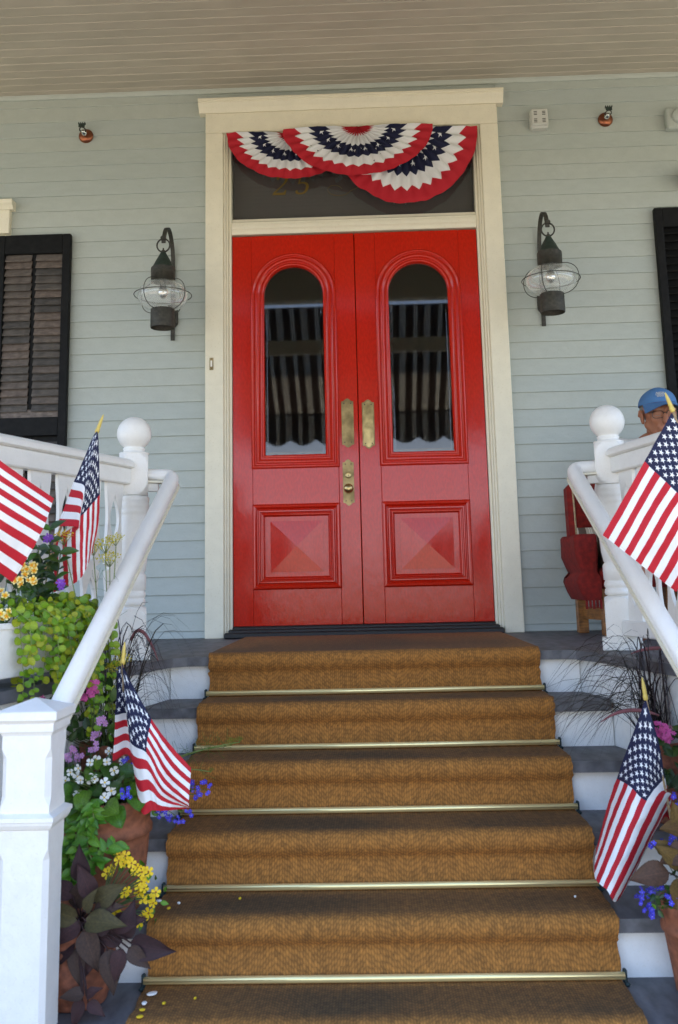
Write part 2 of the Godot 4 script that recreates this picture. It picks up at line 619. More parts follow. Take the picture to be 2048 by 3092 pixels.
func make_porch() -> void:
	# deck with a stair well cut into its front
	var f := setting("porch_floor")
	var pts := PackedVector2Array()
	for q in [[-4.4, -0.1], [4.4, -0.1], [4.4, 2.72], [RX + half_at(2.72), 2.72], [RX + half_at(1.42), 1.42], [RX + half_at(1.27) - 0.01, 1.30], [RX + half_at(1.27) - 0.06, 1.27], [RX - half_at(1.27) + 0.06, 1.27], [RX - half_at(1.27) + 0.01, 1.30], [RX - half_at(1.42), 1.42], [RX - half_at(2.72), 2.72], [-4.4, 2.72]]:
		pts.append(Vector2(q[0], q[1]))
	var st := S()
	extrude(st, pts, 0.0, 0.035)
	part("deck", done(st), M.deck, f, Transform3D(Basis(Vector3.RIGHT, PI / 2), Vector3.ZERO))
	# ceiling boards, each with one eased edge
	var c := setting("porch_ceiling")
	var w := 0.0726
	st = S()
	var y := 3.07
	var L := 4.4
	var pr := [Vector3(0, y + 0.02, 0.0), Vector3(0, y, 0.0), Vector3(0, y, w - 0.009), Vector3(0, y + 0.013, w - 0.001), Vector3(0, y + 0.02, w - 0.001)]
	for i in pr.size():
		var a: Vector3 = pr[i]
		var b: Vector3 = pr[(i + 1) % pr.size()]
		quad(st, a + Vector3(-L, 0, 0), b + Vector3(-L, 0, 0), b + Vector3(L, 0, 0), a + Vector3(L, 0, 0))
	var bm := done(st)
	for k in 37:
		var o := Vector3(rng.randf_range(-0.02, 0.02), rng.randf_range(-0.0007, 0.0007), 0.0 + k * w)
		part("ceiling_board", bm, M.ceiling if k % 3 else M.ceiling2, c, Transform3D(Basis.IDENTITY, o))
	# porch roof over it
	var r := thing("porch_roof", "grey shingled porch roof over the entrance", "roof")
	part("slab", box_mesh(Vector3(-4.5, 3.095, -0.1), Vector3(4.5, 3.25, 2.70)), M.roof, r)
	part("spandrel_rail", box_mesh(Vector3(RX - 1.34, 2.13, 2.59), Vector3(RX + 1.34, 2.25, 2.65), 0.012), M.cream, r)
	part("front_beam", box_mesh(Vector3(-4.4, 2.58, 2.56), Vector3(4.4, 3.068, 2.68), 0.01), M.cream, r)
	for sx in [-1.0, 1.0]:
		for x in [1.42, 3.6]:
			var col := thing("porch_column", "white round porch column at the front edge of the deck", "column", Vector3(RX + sx * x, 0, 2.62), 0.0, "porch columns")
			part("shaft", lathe_mesh([Vector2(0.0, 0.0), Vector2(0.1, 0.0), Vector2(0.1, 0.1), Vector2(0.075, 0.14), Vector2(0.065, 2.45), Vector2(0.095, 2.51), Vector2(0.095, 2.578), Vector2(0, 2.578)], 24, false), M.white, col)
	# white skirts closing the sides of the stair well
	for s in [-1.0, 1.0]:
		var k := thing("stair_side_wall", "white painted board wall beside the steps, below the %s deck edge" % ("left" if s < 0 else "right"), "wall")
		k.set_meta("label", "white board wall closing the steps under the railing, on the side of the %s" % ("white planter box" if s < 0 else "red chair"))
		st = S()
		var a := Vector3(RX + s * (half_at(1.2) + 0.025), 0, 1.20)
		var b := Vector3(RX + s * (half_at(2.7) + 0.025), 0, 2.70)
		var out := Vector3(s * 0.05, 0, 0)
		for q in [[a, b], [b + out, a + out]]:
			quad(st, q[0] + Vector3(0, -0.035, 0), q[1] + Vector3(0, -0.035, 0), q[1] + Vector3(0, -1.12, 0), q[0] + Vector3(0, -1.12, 0))
		quad(st, b + Vector3(0, -0.035, 0), b + out + Vector3(0, -0.035, 0), b + out + Vector3(0, -1.12, 0), b + Vector3(0, -1.12, 0))
		part("panel", done(st), M.riser, k)
		part("front_panel", box_mesh(Vector3(min(b.x, s * 4.4), -1.12, 2.66), Vector3(max(b.x, s * 4.4), -0.036, 2.69)), M.riser, k)

func make_steps() -> void:
	var t := thing("steps", "white and grey painted wooden steps under a brown runner", "stairs")
	for k in range(1, 8):
		var zr := NOSE + TREAD * (k - 1) - 0.035
		var y1 := -RISE * (k - 1) - 0.036
		var h := half_at(zr) + 0.02
		part("riser", box_mesh(Vector3(RX - h, -RISE * k if k < 7 else -1.12, zr - 0.02), Vector3(RX + h, y1, zr)), M.riser, t)
		if k == 7: break
		var zn := NOSE + TREAD * k
		var hb := half_at(zr) + 0.02
		var hf := half_at(zn) + 0.012
		var pts := PackedVector2Array()
		for q in [[-hb, zr - 0.01], [hb, zr - 0.01], [hf, zn - 0.05], [hf - 0.004, zn - 0.018], [hf - 0.02, zn], [-hf + 0.02, zn], [-hf + 0.004, zn - 0.018], [-hf, zn - 0.05]]:
			pts.append(Vector2(RX + q[0], q[1]))
		var st := S()
		extrude(st, pts, 0.0, 0.036)
		part("tread", done(st), M.deck, t, Transform3D(Basis(Vector3.RIGHT, PI / 2), Vector3(0, -RISE * k, 0)))

# the runner follows landing, nosings and risers in one length
func make_runner() -> void:
	var path := [Vector2(0.135, 0.006), Vector2(0.15, 0.012), Vector2(0.5, 0.012), Vector2(0.9, 0.012)]
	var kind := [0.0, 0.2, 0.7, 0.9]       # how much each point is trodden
	for k in 7:
		var z := NOSE + TREAD * k
		var y := -RISE * k
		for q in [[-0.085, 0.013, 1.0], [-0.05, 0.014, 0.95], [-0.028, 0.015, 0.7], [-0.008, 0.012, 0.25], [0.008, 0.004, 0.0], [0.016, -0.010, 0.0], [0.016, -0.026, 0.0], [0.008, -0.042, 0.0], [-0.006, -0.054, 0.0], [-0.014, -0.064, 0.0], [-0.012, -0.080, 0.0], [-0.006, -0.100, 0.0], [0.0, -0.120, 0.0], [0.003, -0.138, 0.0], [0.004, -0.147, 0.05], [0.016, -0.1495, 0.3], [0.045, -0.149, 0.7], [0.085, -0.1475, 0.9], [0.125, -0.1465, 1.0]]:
			if k == 6 and q[1] < -0.14: continue
			path.append(Vector2(z + q[0], y + q[1]))
			kind.append(q[2])
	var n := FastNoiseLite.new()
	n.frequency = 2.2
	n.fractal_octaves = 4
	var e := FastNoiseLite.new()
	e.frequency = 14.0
	var st := S(true)
	var nx := 72
	var run := 0.0
	var hw := 0.6415
	for i in path.size():
		if i > 0: run += path[i].distance_to(path[i - 1])
		for j in nx + 1:
			var fx := float(j) / nx * 2.0 - 1.0
			var x := RX + fx * hw
			if j == 0 or j == nx:
				x += e.get_noise_2d(run * 3.0, fx * 9.0) * 0.010
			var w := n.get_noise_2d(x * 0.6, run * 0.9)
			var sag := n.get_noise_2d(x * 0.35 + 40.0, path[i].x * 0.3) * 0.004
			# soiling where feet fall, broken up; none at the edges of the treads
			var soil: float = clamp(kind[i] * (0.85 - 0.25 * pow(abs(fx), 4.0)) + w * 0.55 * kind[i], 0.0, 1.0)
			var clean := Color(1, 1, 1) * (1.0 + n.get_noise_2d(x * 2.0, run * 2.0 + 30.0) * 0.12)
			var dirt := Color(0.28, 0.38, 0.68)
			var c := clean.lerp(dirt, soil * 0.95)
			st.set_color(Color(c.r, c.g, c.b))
			st.set_uv(Vector2(x, run) * 2.0)
			var lift: float = 1.0 if kind[i] < 0.1 else 0.15
			st.add_vertex(Vector3(x, path[i].y + sag * 0.3 * lift, path[i].x + sag * lift))
	for i in path.size() - 1:
		for j in nx:
			var a := i * (nx + 1) + j
			for k in [a, a + 1, a + nx + 2, a, a + nx + 2, a + nx + 1]:
				st.add_index(k)
	st.generate_normals()
	st.generate_tangents()
	var t := thing("stair_runner", "brown coir runner carpet laid down the middle of the steps", "carpet")
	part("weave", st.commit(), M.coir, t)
	# turned-down thick edges
	for s in [-1.0, 1.0]:
		var es := S(true)
		for i in path.size():
			for d in 2:
				es.set_uv(Vector2(0.1 + d * 0.02, float(i) * 0.05))
				es.set_color(Color(0.8, 0.75, 0.7))
				var nrm := Vector2.ZERO
				if i > 0 and i < path.size() - 1:
					var tg: Vector2 = (path[i + 1] - path[i - 1]).normalized()
					nrm = Vector2(-tg.y, tg.x)
				es.add_vertex(Vector3(RX + s * (hw - 0.004), path[i].y - nrm.y * d * 0.012, path[i].x - nrm.x * d * 0.012))
		for i in path.size() - 1:
			for k in [i * 2, i * 2 + 2, i * 2 + 3, i * 2, i * 2 + 3, i * 2 + 1]:
				es.add_index(k)
		es.generate_normals()
		es.generate_tangents()
		part("edge", es.commit(), M.coir, t)

func make_rods() -> void:
	var where := ["under the landing edge", "at the foot of the second riser below the landing", "at the foot of the third riser below the landing", "at the foot of the fourth riser below the landing", "at the foot of the fifth riser below the landing"]
	for k in range(1, 6):
		var y := -RISE * k + 0.024
		var z := NOSE + TREAD * (k - 1) + 0.016
		var t := thing("carpet_rod", "brass stair rod holding the runner, " + where[k - 1], "rod", Vector3(RX, y, z), 0.0, "brass rods across the runner")
		var st := S(true)
		tube(st, [Vector3(-0.648, 0, 0), Vector3(0, 0, 0), Vector3(0.648, 0, 0)], 0.0098, 16)
		part("rod", done(st), M.brass_rod, t)
		for s in [-1.0, 1.0]:
			st = S()
			box(st, Vector3(s * 0.650 - 0.005, -0.02, -0.012), Vector3(s * 0.650 + 0.005, 0.016, 0.004), 0.003)
			box(st, Vector3(s * 0.652 - 0.007, -0.0225, 0.0), Vector3(s * 0.652 + 0.007, -0.013, 0.016), 0.003)
			part("bracket", done(st), M.verdigris, t)

# ---------------------------------------------------------------- the house front
func make_house() -> void:
	var h := thing("house", "grey green clapboard house front behind the porch", "house")
	for b in [[-4.6, -0.74, -0.1, 3.3], [0.74, 4.6, -0.1, 3.3], [-0.74, 0.74, 2.80, 3.3]]:
		part("wall_backing", box_mesh(Vector3(b[0], b[2], -0.14), Vector3(b[1], b[3], 0.0)), M.siding, h)
	part("upper_wall", box_mesh(Vector3(-4.6, 3.3, -6.0), Vector3(4.6, 6.4, 0.0)), M.siding, h)
	var st := S()
	var e := [Vector3(-4.9, 6.4, 0.3), Vector3(4.9, 6.4, 0.3), Vector3(4.9, 6.4, -6.3), Vector3(-4.9, 6.4, -6.3)]
	var r0 := Vector3(-2, 7.9, -3)
	var r1 := Vector3(2, 7.9, -3)
	var mid := Vector3(0, 6.6, -3)
	face(st, [e[0], e[1], r1, r0], mid); face(st, [e[2], e[3], r0, r1], mid); face(st, [e[1], e[2], r1], mid); face(st, [e[3], e[0], r0], mid)
	part("roof", done(st), M.roof, h)
	for w in [[Vector3(-4.6, -1.1, -6.0), Vector3(-4.5, 3.3, -0.14)], [Vector3(4.5, -1.1, -6.0), Vector3(4.6, 3.3, -0.14)], [Vector3(-4.6, -1.1, -6.0), Vector3(4.6, 3.3, -5.9)]]:
		part("outer_wall", box_mesh(w[0], w[1]), M.siding, h)
	# the dim hall behind the glass
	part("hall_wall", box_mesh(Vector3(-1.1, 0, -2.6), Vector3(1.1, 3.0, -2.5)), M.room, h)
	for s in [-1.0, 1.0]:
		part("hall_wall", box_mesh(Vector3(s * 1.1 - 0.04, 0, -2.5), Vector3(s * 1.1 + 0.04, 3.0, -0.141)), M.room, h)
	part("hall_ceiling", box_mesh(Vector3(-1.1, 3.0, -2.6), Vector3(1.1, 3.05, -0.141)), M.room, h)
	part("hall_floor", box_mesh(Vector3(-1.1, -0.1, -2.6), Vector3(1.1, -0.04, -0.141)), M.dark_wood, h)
	# clapboards
	var ys := [-0.052]
	for k in 13: ys.append(ys[-1] + 0.09)
	ys = [0.002, 0.038]
	for k in 13: ys.append(ys[-1] + 0.0936)
	for k in 12: ys.append(ys[-1] + 0.0927)
	for k in 7: ys.append(ys[-1] + 0.0897)
	ys.append(3.066)
	for k in ys.size() - 1:
		for s in [-1.0, 1.0]:
			var y0: float = ys[k]
			var y1: float = min(ys[k + 1] + 0.012, 3.069)
			var o := rng.randf_range(-0.0012, 0.0012)
			var a := Vector3(s * 0.823, 0, 0)
			var b := Vector3(s * 4.4, 0, 0)
			var sw := rng.randf_range(-0.0015, 0.0015)
			st = S()
			var p := []
			for x in [a.x, b.x]:
				var d: float = sw if x == b.x else 0.0
				p.append([Vector3(x, y0 + o + d, 0.0), Vector3(x, y0 + o + d, 0.0115), Vector3(x, y0 + o + d + 0.0015, 0.0125), Vector3(x, y1, 0.0025), Vector3(x, y1, 0.0)])
			for i in 5:
				var j := (i + 1) % 5
				face(st, [p[0][i], p[0][j], p[1][j], p[1][i]], Vector3((a.x + b.x) / 2, (y0 + y1) / 2, 0.004))
			face(st, p[0], Vector3(s * 2, 0, 0.004)); face(st, p[1], Vector3(s * 2, 0, 0.004))
			part("clapboard", done(st), M[["siding", "siding2", "siding3"][rng.randi() % 3]], h)
	# bed moulding under the ceiling
	st = S()
	member(st, Vector3(-4.4, 3.045, 0.0), Vector3(4.4, 3.045, 0.0), [Vector2(0, 0), Vector2(0.017, 0), Vector2(0.024, 0.012), Vector2(0.026, 0.0245), Vector2(0, 0.0245)])
	part("bed_moulding", done(st), M.siding2, h)

func make_surround() -> void:
	var t := thing("door_surround", "cream painted casing with cornice and transom bar around red doors", "door frame")
	for s in [-1.0, 1.0]:
		part("casing", box_mesh(Vector3(min(s * 0.822, s * 0.722), 0.0, 0.0), Vector3(max(s * 0.822, s * 0.722), 2.787, 0.046), 0.003), M.cream, t)
		# stepped inner mouldings down to the leaf
		for q in [[0.722, 0.709, 0.036], [0.709, 0.697, 0.028], [0.697, 0.681, 0.014]]:
			part("jamb_moulding", box_mesh(Vector3(min(s * q[0], s * q[1]), 0.0, -0.06), Vector3(max(s * q[0], s * q[1]), 2.787, q[2]), 0.003), M.cream, t)
	part("header", box_mesh(Vector3(-0.822, 2.788, 0.0), Vector3(0.822, 2.905, 0.0475), 0.003), M.cream, t)
	part("header_bead", box_mesh(Vector3(-0.722, 2.772, -0.02), Vector3(0.722, 2.7875, 0.034), 0.004), M.cream, t)
	var st := S()
	member(st, Vector3(-0.858, 2.905, 0.0), Vector3(0.858, 2.905, 0.0), [Vector2(0, 0), Vector2(0.054, 0), Vector2(0.058, 0.008), Vector2(0.066, 0.022), Vector2(0.080, 0.036), Vector2(0.088, 0.046), Vector2(0.088, 0.056), Vector2(0.096, 0.060), Vector2(0.096, 0.070), Vector2(0, 0.074)])
	part("cornice", done(st), M.cream, t)
	st = S()
	member(st, Vector3(-0.68, 2.194, -0.05), Vector3(0.68, 2.194, -0.05), [Vector2(0, 0), Vector2(0.06, 0), Vector2(0.065, 0.02), Vector2(0.073, 0.03), Vector2(0.073, 0.052), Vector2(0.064, 0.058), Vector2(0.064, 0.068), Vector2(0.052, 0.078), Vector2(0.045, 0.094), Vector2(0, 0.094)])
	part("transom_bar", done(st), M.cream, t)
	st = S()
	box(st, Vector3(-0.680, 0.001, -0.06), Vector3(0.680, 0.056, 0.03), 0.006)
	box(st, Vector3(-0.712, 0.001, 0.047), Vector3(0.712, 0.030, 0.115), 0.006)
	box(st, Vector3(-0.696, 0.001, 0.029), Vector3(0.696, 0.044, 0.075), 0.006)
	part("threshold", done(st), M.rubber, t)
	# transom light with the gilt house number
	var w := thing("transom_window", "dark transom pane with gilt number 25 above the red doors", "window", Vector3(0, 2.53, -0.012))
	part("pane", box_mesh(Vector3(-0.684, -0.242, -0.002), Vector3(0.684, 0.245, 0.002)), M.glass, w)
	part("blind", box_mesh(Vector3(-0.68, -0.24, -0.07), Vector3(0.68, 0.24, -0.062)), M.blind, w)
	var f := SystemFont.new()
	f.font_names = PackedStringArray(["Droid Serif"])
	f.font_italic = true
	for g in [["2", -0.40], ["5", -0.275]]:
		var tm := TextMesh.new()
		tm.text = g[0]
		tm.font = f
		tm.font_size = 64
		tm.pixel_size = 0.0026
		tm.depth = 0.001
		part("number", tm, M.gold, w, Transform3D(Basis(Vector3(1, 0, 0), Vector3(0.22, 1, 0), Vector3(0, 0, 1)), Vector3(g[1], -0.045, 0.003)))
	var sw := []
	for i in 40:
		var q := i / 39.0
		var a := 0.4 + q * 5.6
		sw.append(Vector3(-0.115 + 0.055 * cos(a) * (1.1 - q * 0.3) + q * 0.06, -0.095 + 0.036 * sin(a) * (1.1 - 0.3 * q) + q * 0.012, 0.003))
	for i in 14:
		var q := i / 13.0
		sw.append(sw[39] + Vector3(q * 0.10, q * 0.035 + q * q * 0.02, 0))
	st = S()
	tube(st, sw, 0.0030, 5, 0.3)
	part("flourish", done(st), M.gold, w)

# one leaf; c = middle of its panels
func make_door(called: String, label: String, x0: float, x1: float, c: float, knob: bool) -> void:
	var t := thing(called, label, "door", Vector3(c, 0.057, 0))
	var a := x0 - c
	var b := x1 - c
	var H := 2.128
	var zb := -0.045
	part("stile", box_mesh(Vector3(a, 0, zb), Vector3(-0.231, H, 0), 0.002), M.red, t)
	part("stile", box_mesh(Vector3(0.231, 0, zb), Vector3(b, H, 0), 0.002), M.red, t)
	part("bottom_rail", box_mesh(Vector3(-0.2302, 0, zb), Vector3(0.2302, 0.19, -0.0008), 0.0015), M.red, t)
	part("lock_rail", box_mesh(Vector3(-0.2302, 0.628, zb), Vector3(0.2302, 0.84, -0.0008), 0.0015), M.red, t)
	# arched head
	var r := 0.17
	var sp := 1.785
	var st := S()
	var n := 28
	for i in n:
		var xs := []
		for k in [i, i + 1]:
			var x := -r * cos(PI * k / n)
			xs.append([x, sp + sqrt(max(0.0, r * r - x * x))])
		for z in [[-0.0008, true], [zb, false]]:
			var p := [Vector3(xs[0][0], xs[0][1], z[0]), Vector3(xs[0][0], H, z[0]), Vector3(xs[1][0], H, z[0]), Vector3(xs[1][0], xs[1][1], z[0])]
			if z[1]: quad(st, p[0], p[1], p[2], p[3])
			else: quad(st, p[3], p[2], p[1], p[0])
		quad(st, Vector3(xs[0][0], xs[0][1], zb), Vector3(xs[0][0], xs[0][1], -0.0008), Vector3(xs[1][0], xs[1][1], -0.0008), Vector3(xs[1][0], xs[1][1], zb))
	for s in [-1.0, 1.0]:
		box(st, Vector3(min(s * r, s * 0.2302), sp, zb), Vector3(max(s * r, s * 0.2302), H, -0.0008))
	part("top_rail", done(st), M.red, t)
	# glazed opening
	var path := [Vector2(-0.165, 0.893), Vector2(0.165, 0.893)]
	for i in 33:
		var q := PI * i / 32.0
		path.append(Vector2(0.165 * cos(q), 1.785 + 0.165 * sin(q)))
	st = S(true)
	sweep_xy(st, path, true, [Vector2(-0.003, -0.03), Vector2(-0.001, 0.004), Vector2(0.006, 0.010), Vector2(0.013, 0.008), Vector2(0.017, 0.002), Vector2(0.022, 0.004), Vector2(0.027, 0.012), Vector2(0.036, 0.016), Vector2(0.043, 0.012), Vector2(0.047, 0.005), Vector2(0.051, 0.006), Vector2(0.056, 0.015), Vector2(0.063, 0.017), Vector2(0.069, 0.011), Vector2(0.072, -0.002)])
	part("glazing_moulding", done(st), M.red, t)
	st = S()
	var poly := PackedVector2Array()
	for q in path: poly.append(q)
	extrude(st, poly, -0.020, -0.016)
	part("pane", done(st), M.glass, t)
	# bevelled rim of the glass
	st = S()
	sweep_xy(st, path, true, [Vector2(-0.018, -0.0155), Vector2(-0.002, -0.019)])
	part("pane_bevel", done(st), M.glass, t)
	# lower panel
	var lo := Vector2(-0.234, 0.185)
	var hi := Vector2(0.234, 0.632)
	st = S(true)
	var rect := []
	for e in [[lo, Vector2(hi.x, lo.y)], [Vector2(hi.x, lo.y), hi], [hi, Vector2(lo.x, hi.y)], [Vector2(lo.x, hi.y), lo]]:
		rect.append(e[0])
	st = S()
	sweep_xy(st, rect, true, [Vector2(0.001, -0.002), Vector2(-0.002, 0.009), Vector2(-0.008, 0.016), Vector2(-0.016, 0.017), Vector2(-0.022, 0.011), Vector2(-0.026, 0.003), Vector2(-0.030, 0.004), Vector2(-0.035, 0.012), Vector2(-0.041, 0.012), Vector2(-0.045, 0.004), Vector2(-0.049, 0.003), Vector2(-0.053, 0.008), Vector2(-0.058, 0.007), Vector2(-0.064, -0.004), Vector2(-0.068, -0.012)])
	part("panel_moulding", done(st), M.red, t)
	st = S()
	var m := Vector3(0, (lo.y + hi.y) / 2, 0)
	box(st, m + Vector3(-0.17, -0.16, -0.03), m + Vector3(0.17, 0.16, -0.009))
	part("panel", done(st), M.red, t)
	st = S()
	var cr := []
	for q in [[-1, -1], [1, -1], [1, 1], [-1, 1]]:
		cr.append(m + Vector3(q[0] * 0.139, q[1] * 0.133, -0.0055))
	for i in 4:
		var j := (i + 1) % 4
		face(st, [cr[i], cr[j], m + Vector3(0, 0, 0.0040)], m + Vector3(0, 0, -0.2))
		face(st, [cr[i], cr[j], cr[j] + Vector3(0, 0, -0.005), cr[i] + Vector3(0, 0, -0.005)], m + Vector3(0, 0, -0.008))
	part("raised_panel", done(st), M.red, t)
	# push plate and lock
	var px := -0.0585 - c if knob else 0.0525 - c
	var plate := func(hw: float, y0: float, y1: float) -> PackedVector2Array:
		var o := PackedVector2Array()
		for q in [[0.0, y1], [-0.3, y1 - 0.004], [-0.62, y1 - 0.014], [-1.0, y1 - 0.017], [-1.0, y0 + 0.017], [-0.62, y0 + 0.014], [-0.3, y0 + 0.004], [0.0, y0], [0.3, y0 + 0.004], [0.62, y0 + 0.014], [1.0, y0 + 0.017], [1.0, y1 - 0.017], [0.62, y1 - 0.014], [0.3, y1 - 0.004]]:
			o.append(Vector2(q[0] * hw, q[1]))
		return o
	var py := 0.925 if knob else 0.916
	var pp := part("push_plate", extrude_mesh(plate.call(0.0325, py, py + 0.268), 0.0, 0.003), M.brass_old, t, Transform3D(Basis.IDENTITY, Vector3(px, 0, 0.0005)))
	part("plate_face", extrude_mesh(plate.call(0.0265, py + 0.008, py + 0.26), 0.003, 0.0045), M.brass_old if knob else M.brass, pp)
	for sx in [-0.018, 0.018]:
		for yy in [py + 0.028, py + 0.24]:
			part("screw", lathe_mesh([Vector2(0.0035, 0), Vector2(0.0035, 0.0012), Vector2(0, 0.0018)], 10), M.slot, pp, Transform3D(Basis(Vector3.RIGHT, PI / 2), Vector3(sx, yy, 0.0045)))
	if knob:
		var lp := part("lock_plate", extrude_mesh(plate.call(0.0295, 0.614, 0.862), 0.0, 0.003), M.brass_old, t, Transform3D(Basis.IDENTITY, Vector3(px - 0.003, 0, 0.0005)))
		part("lock_face", extrude_mesh(plate.call(0.0235, 0.622, 0.854), 0.003, 0.0045), M.brass_old, lp)
		var fw := Basis(Vector3.RIGHT, PI / 2)
		part("lock_cylinder", lathe_mesh([Vector2(0.0165, 0), Vector2(0.0165, 0.006), Vector2(0.014, 0.008), Vector2(0.010, 0.007), Vector2(0, 0.007)], 24, false), M.brass, lp, Transform3D(fw, Vector3(0, 0.776, 0.0045)))
		part("keyhole", box_mesh(Vector3(-0.0016, 0.768, 0.0112), Vector3(0.0016, 0.778, 0.0122)), M.slot, lp)
		part("knob", lathe_mesh([Vector2(0.016, 0), Vector2(0.012, 0.006), Vector2(0.011, 0.018), Vector2(0.017, 0.024), Vector2(0.0235, 0.032), Vector2(0.0245, 0.040), Vector2(0.021, 0.048), Vector2(0.012, 0.053), Vector2(0, 0.0545)], 28), M.brass, lp, Transform3D(fw, Vector3(0, 0.703, 0.0045)))
		for yy in [0.640, 0.836]:
			for sx in [-0.015, 0.015]:
				part("screw", lathe_mesh([Vector2(0.0032, 0), Vector2(0.0032, 0.0012), Vector2(0, 0.0018)], 10), M.slot, lp, Transform3D(fw, Vector3(sx, yy, 0.0045)))

func make_awning() -> void:
	var t := thing("awning", "dark striped fabric awning with scalloped valance over the steps", "awning")
	var a := Vector3(RX, 2.56, 2.69)
	var b := Vector3(RX, 1.80, 3.62)
	var hw := 1.25
	var st := S(true)
	for i in 41:
		for j in 13:
			var x := -hw + 2 * hw * i / 40.0
			var v := j / 12.0
			st.set_uv(Vector2(x / 0.21, v))
			st.add_vertex(a.lerp(b, v) + Vector3(x, -0.05 * sin(v * PI), 0))
	for i in 40:
		for j in 12:
			var k := i * 13 + j
			for q in [k, k + 13, k + 14, k, k + 14, k + 1]: st.add_index(q)
	st.generate_normals()
	part("canopy", st.commit(), M.awning, t)
	st = S(true)
	var n := 220
	for i in n + 1:
		var x := -hw + 2 * hw * i / n
		var sc: float = abs(sin(x * PI / 0.235))
		for j in 2:
			st.set_uv(Vector2(x / 0.21, j))
			st.add_vertex(b + Vector3(x, -(0.235 + 0.055 * sc) * j, 0.004))
	for i in n:
		for q in [i * 2, i * 2 + 2, i * 2 + 3, i * 2, i * 2 + 3, i * 2 + 1]: st.add_index(q)
	st.generate_normals()
	part("valance", st.commit(), M.awning, t)
	st = S()
	for s in [-1.0, 1.0]:
		tube(st, [a + Vector3(s * hw, 0, 0), b + Vector3(s * hw, 0, 0)], 0.012, 8)
		tube(st, [Vector3(RX + s * hw, 2.0, 2.70), b + Vector3(s * hw, 0, 0)], 0.010, 8)
	tube(st, [b + Vector3(-hw, 0, -0.012), b + Vector3(hw, 0, -0.012)], 0.011, 8)
	part("frame", done(st), M.black, t)

# ---------------------------------------------------------------- posts and rails
func make_newel(x: float, z: float, turn: float, label: String) -> void:
	var t := thing("ball_newel", label, "post", Vector3(x, 0, z), turn, "ball topped newel posts")
	part("plinth", box_mesh(Vector3(-0.0725, 0.001, -0.0725), Vector3(0.0725, 0.047, 0.0725), 0.004), M.white, t)
	var st := S()
	var h := 0.056
	turned_square(st, h, [Vector2(0.2, 0.047), Vector2(0.2, 0.158), Vector2(0.0785, 0.160), Vector2(0.0745, 0.170), Vector2(0.068, 0.182), Vector2(0.060, 0.192), Vector2(0.054, 0.198), Vector2(0.040, 0.204)])
	part("lower_block", done(st), M.white, t)
	st = S(true)
	lathe(st, [Vector2(0.040, 0.203), Vector2(0.050, 0.206), Vector2(0.0525, 0.216), Vector2(0.050, 0.228), Vector2(0.046, 0.231), Vector2(0.051, 0.236), Vector2(0.053, 0.246), Vector2(0.050, 0.256), Vector2(0.047, 0.259), Vector2(0.053, 0.264), Vector2(0.054, 0.30), Vector2(0.0535, 0.318), Vector2(0.049, 0.324), Vector2(0.046, 0.328), Vector2(0.050, 0.335), Vector2(0.056, 0.37), Vector2(0.0595, 0.42), Vector2(0.0605, 0.48), Vector2(0.060, 0.545), Vector2(0.0575, 0.553), Vector2(0.0600, 0.557), Vector2(0.0605, 0.57), Vector2(0.0585, 0.577), Vector2(0.0610, 0.582), Vector2(0.0615, 0.594), Vector2(0.0595, 0.601), Vector2(0.062, 0.607), Vector2(0.062, 0.620), Vector2(0.056, 0.627)], 40)
	part("turned_shaft", done(st), M.white, t)
	st = S()
	turned_square(st, h, [Vector2(0.050, 0.626), Vector2(0.057, 0.630), Vector2(0.064, 0.640), Vector2(0.071, 0.654), Vector2(0.0765, 0.670), Vector2(0.2, 0.674), Vector2(0.2, 0.744), Vector2(0.0775, 0.748), Vector2(0.073, 0.764), Vector2(0.068, 0.778), Vector2(0.063, 0.786), Vector2(0.060, 0.792), Vector2(0.0, 0.7925)])
	part("upper_block", done(st), M.white, t)
	st = S(true)
	var prof := [Vector2(0.0, 0.792), Vector2(0.058, 0.7925), Vector2(0.058, 0.798), Vector2(0.044, 0.800), Vector2(0.040, 0.808), Vector2(0.043, 0.812), Vector2(0.043, 0.817), Vector2(0.038, 0.820)]
	for i in 21:
		var a := -0.95 + (PI / 2 + 0.95) * i / 20.0
		prof.append(Vector2(0.0675 * cos(a), 0.8765 + 0.0675 * sin(a)))
	lathe(st, prof, 40)
	part("ball", done(st), M.white, t)

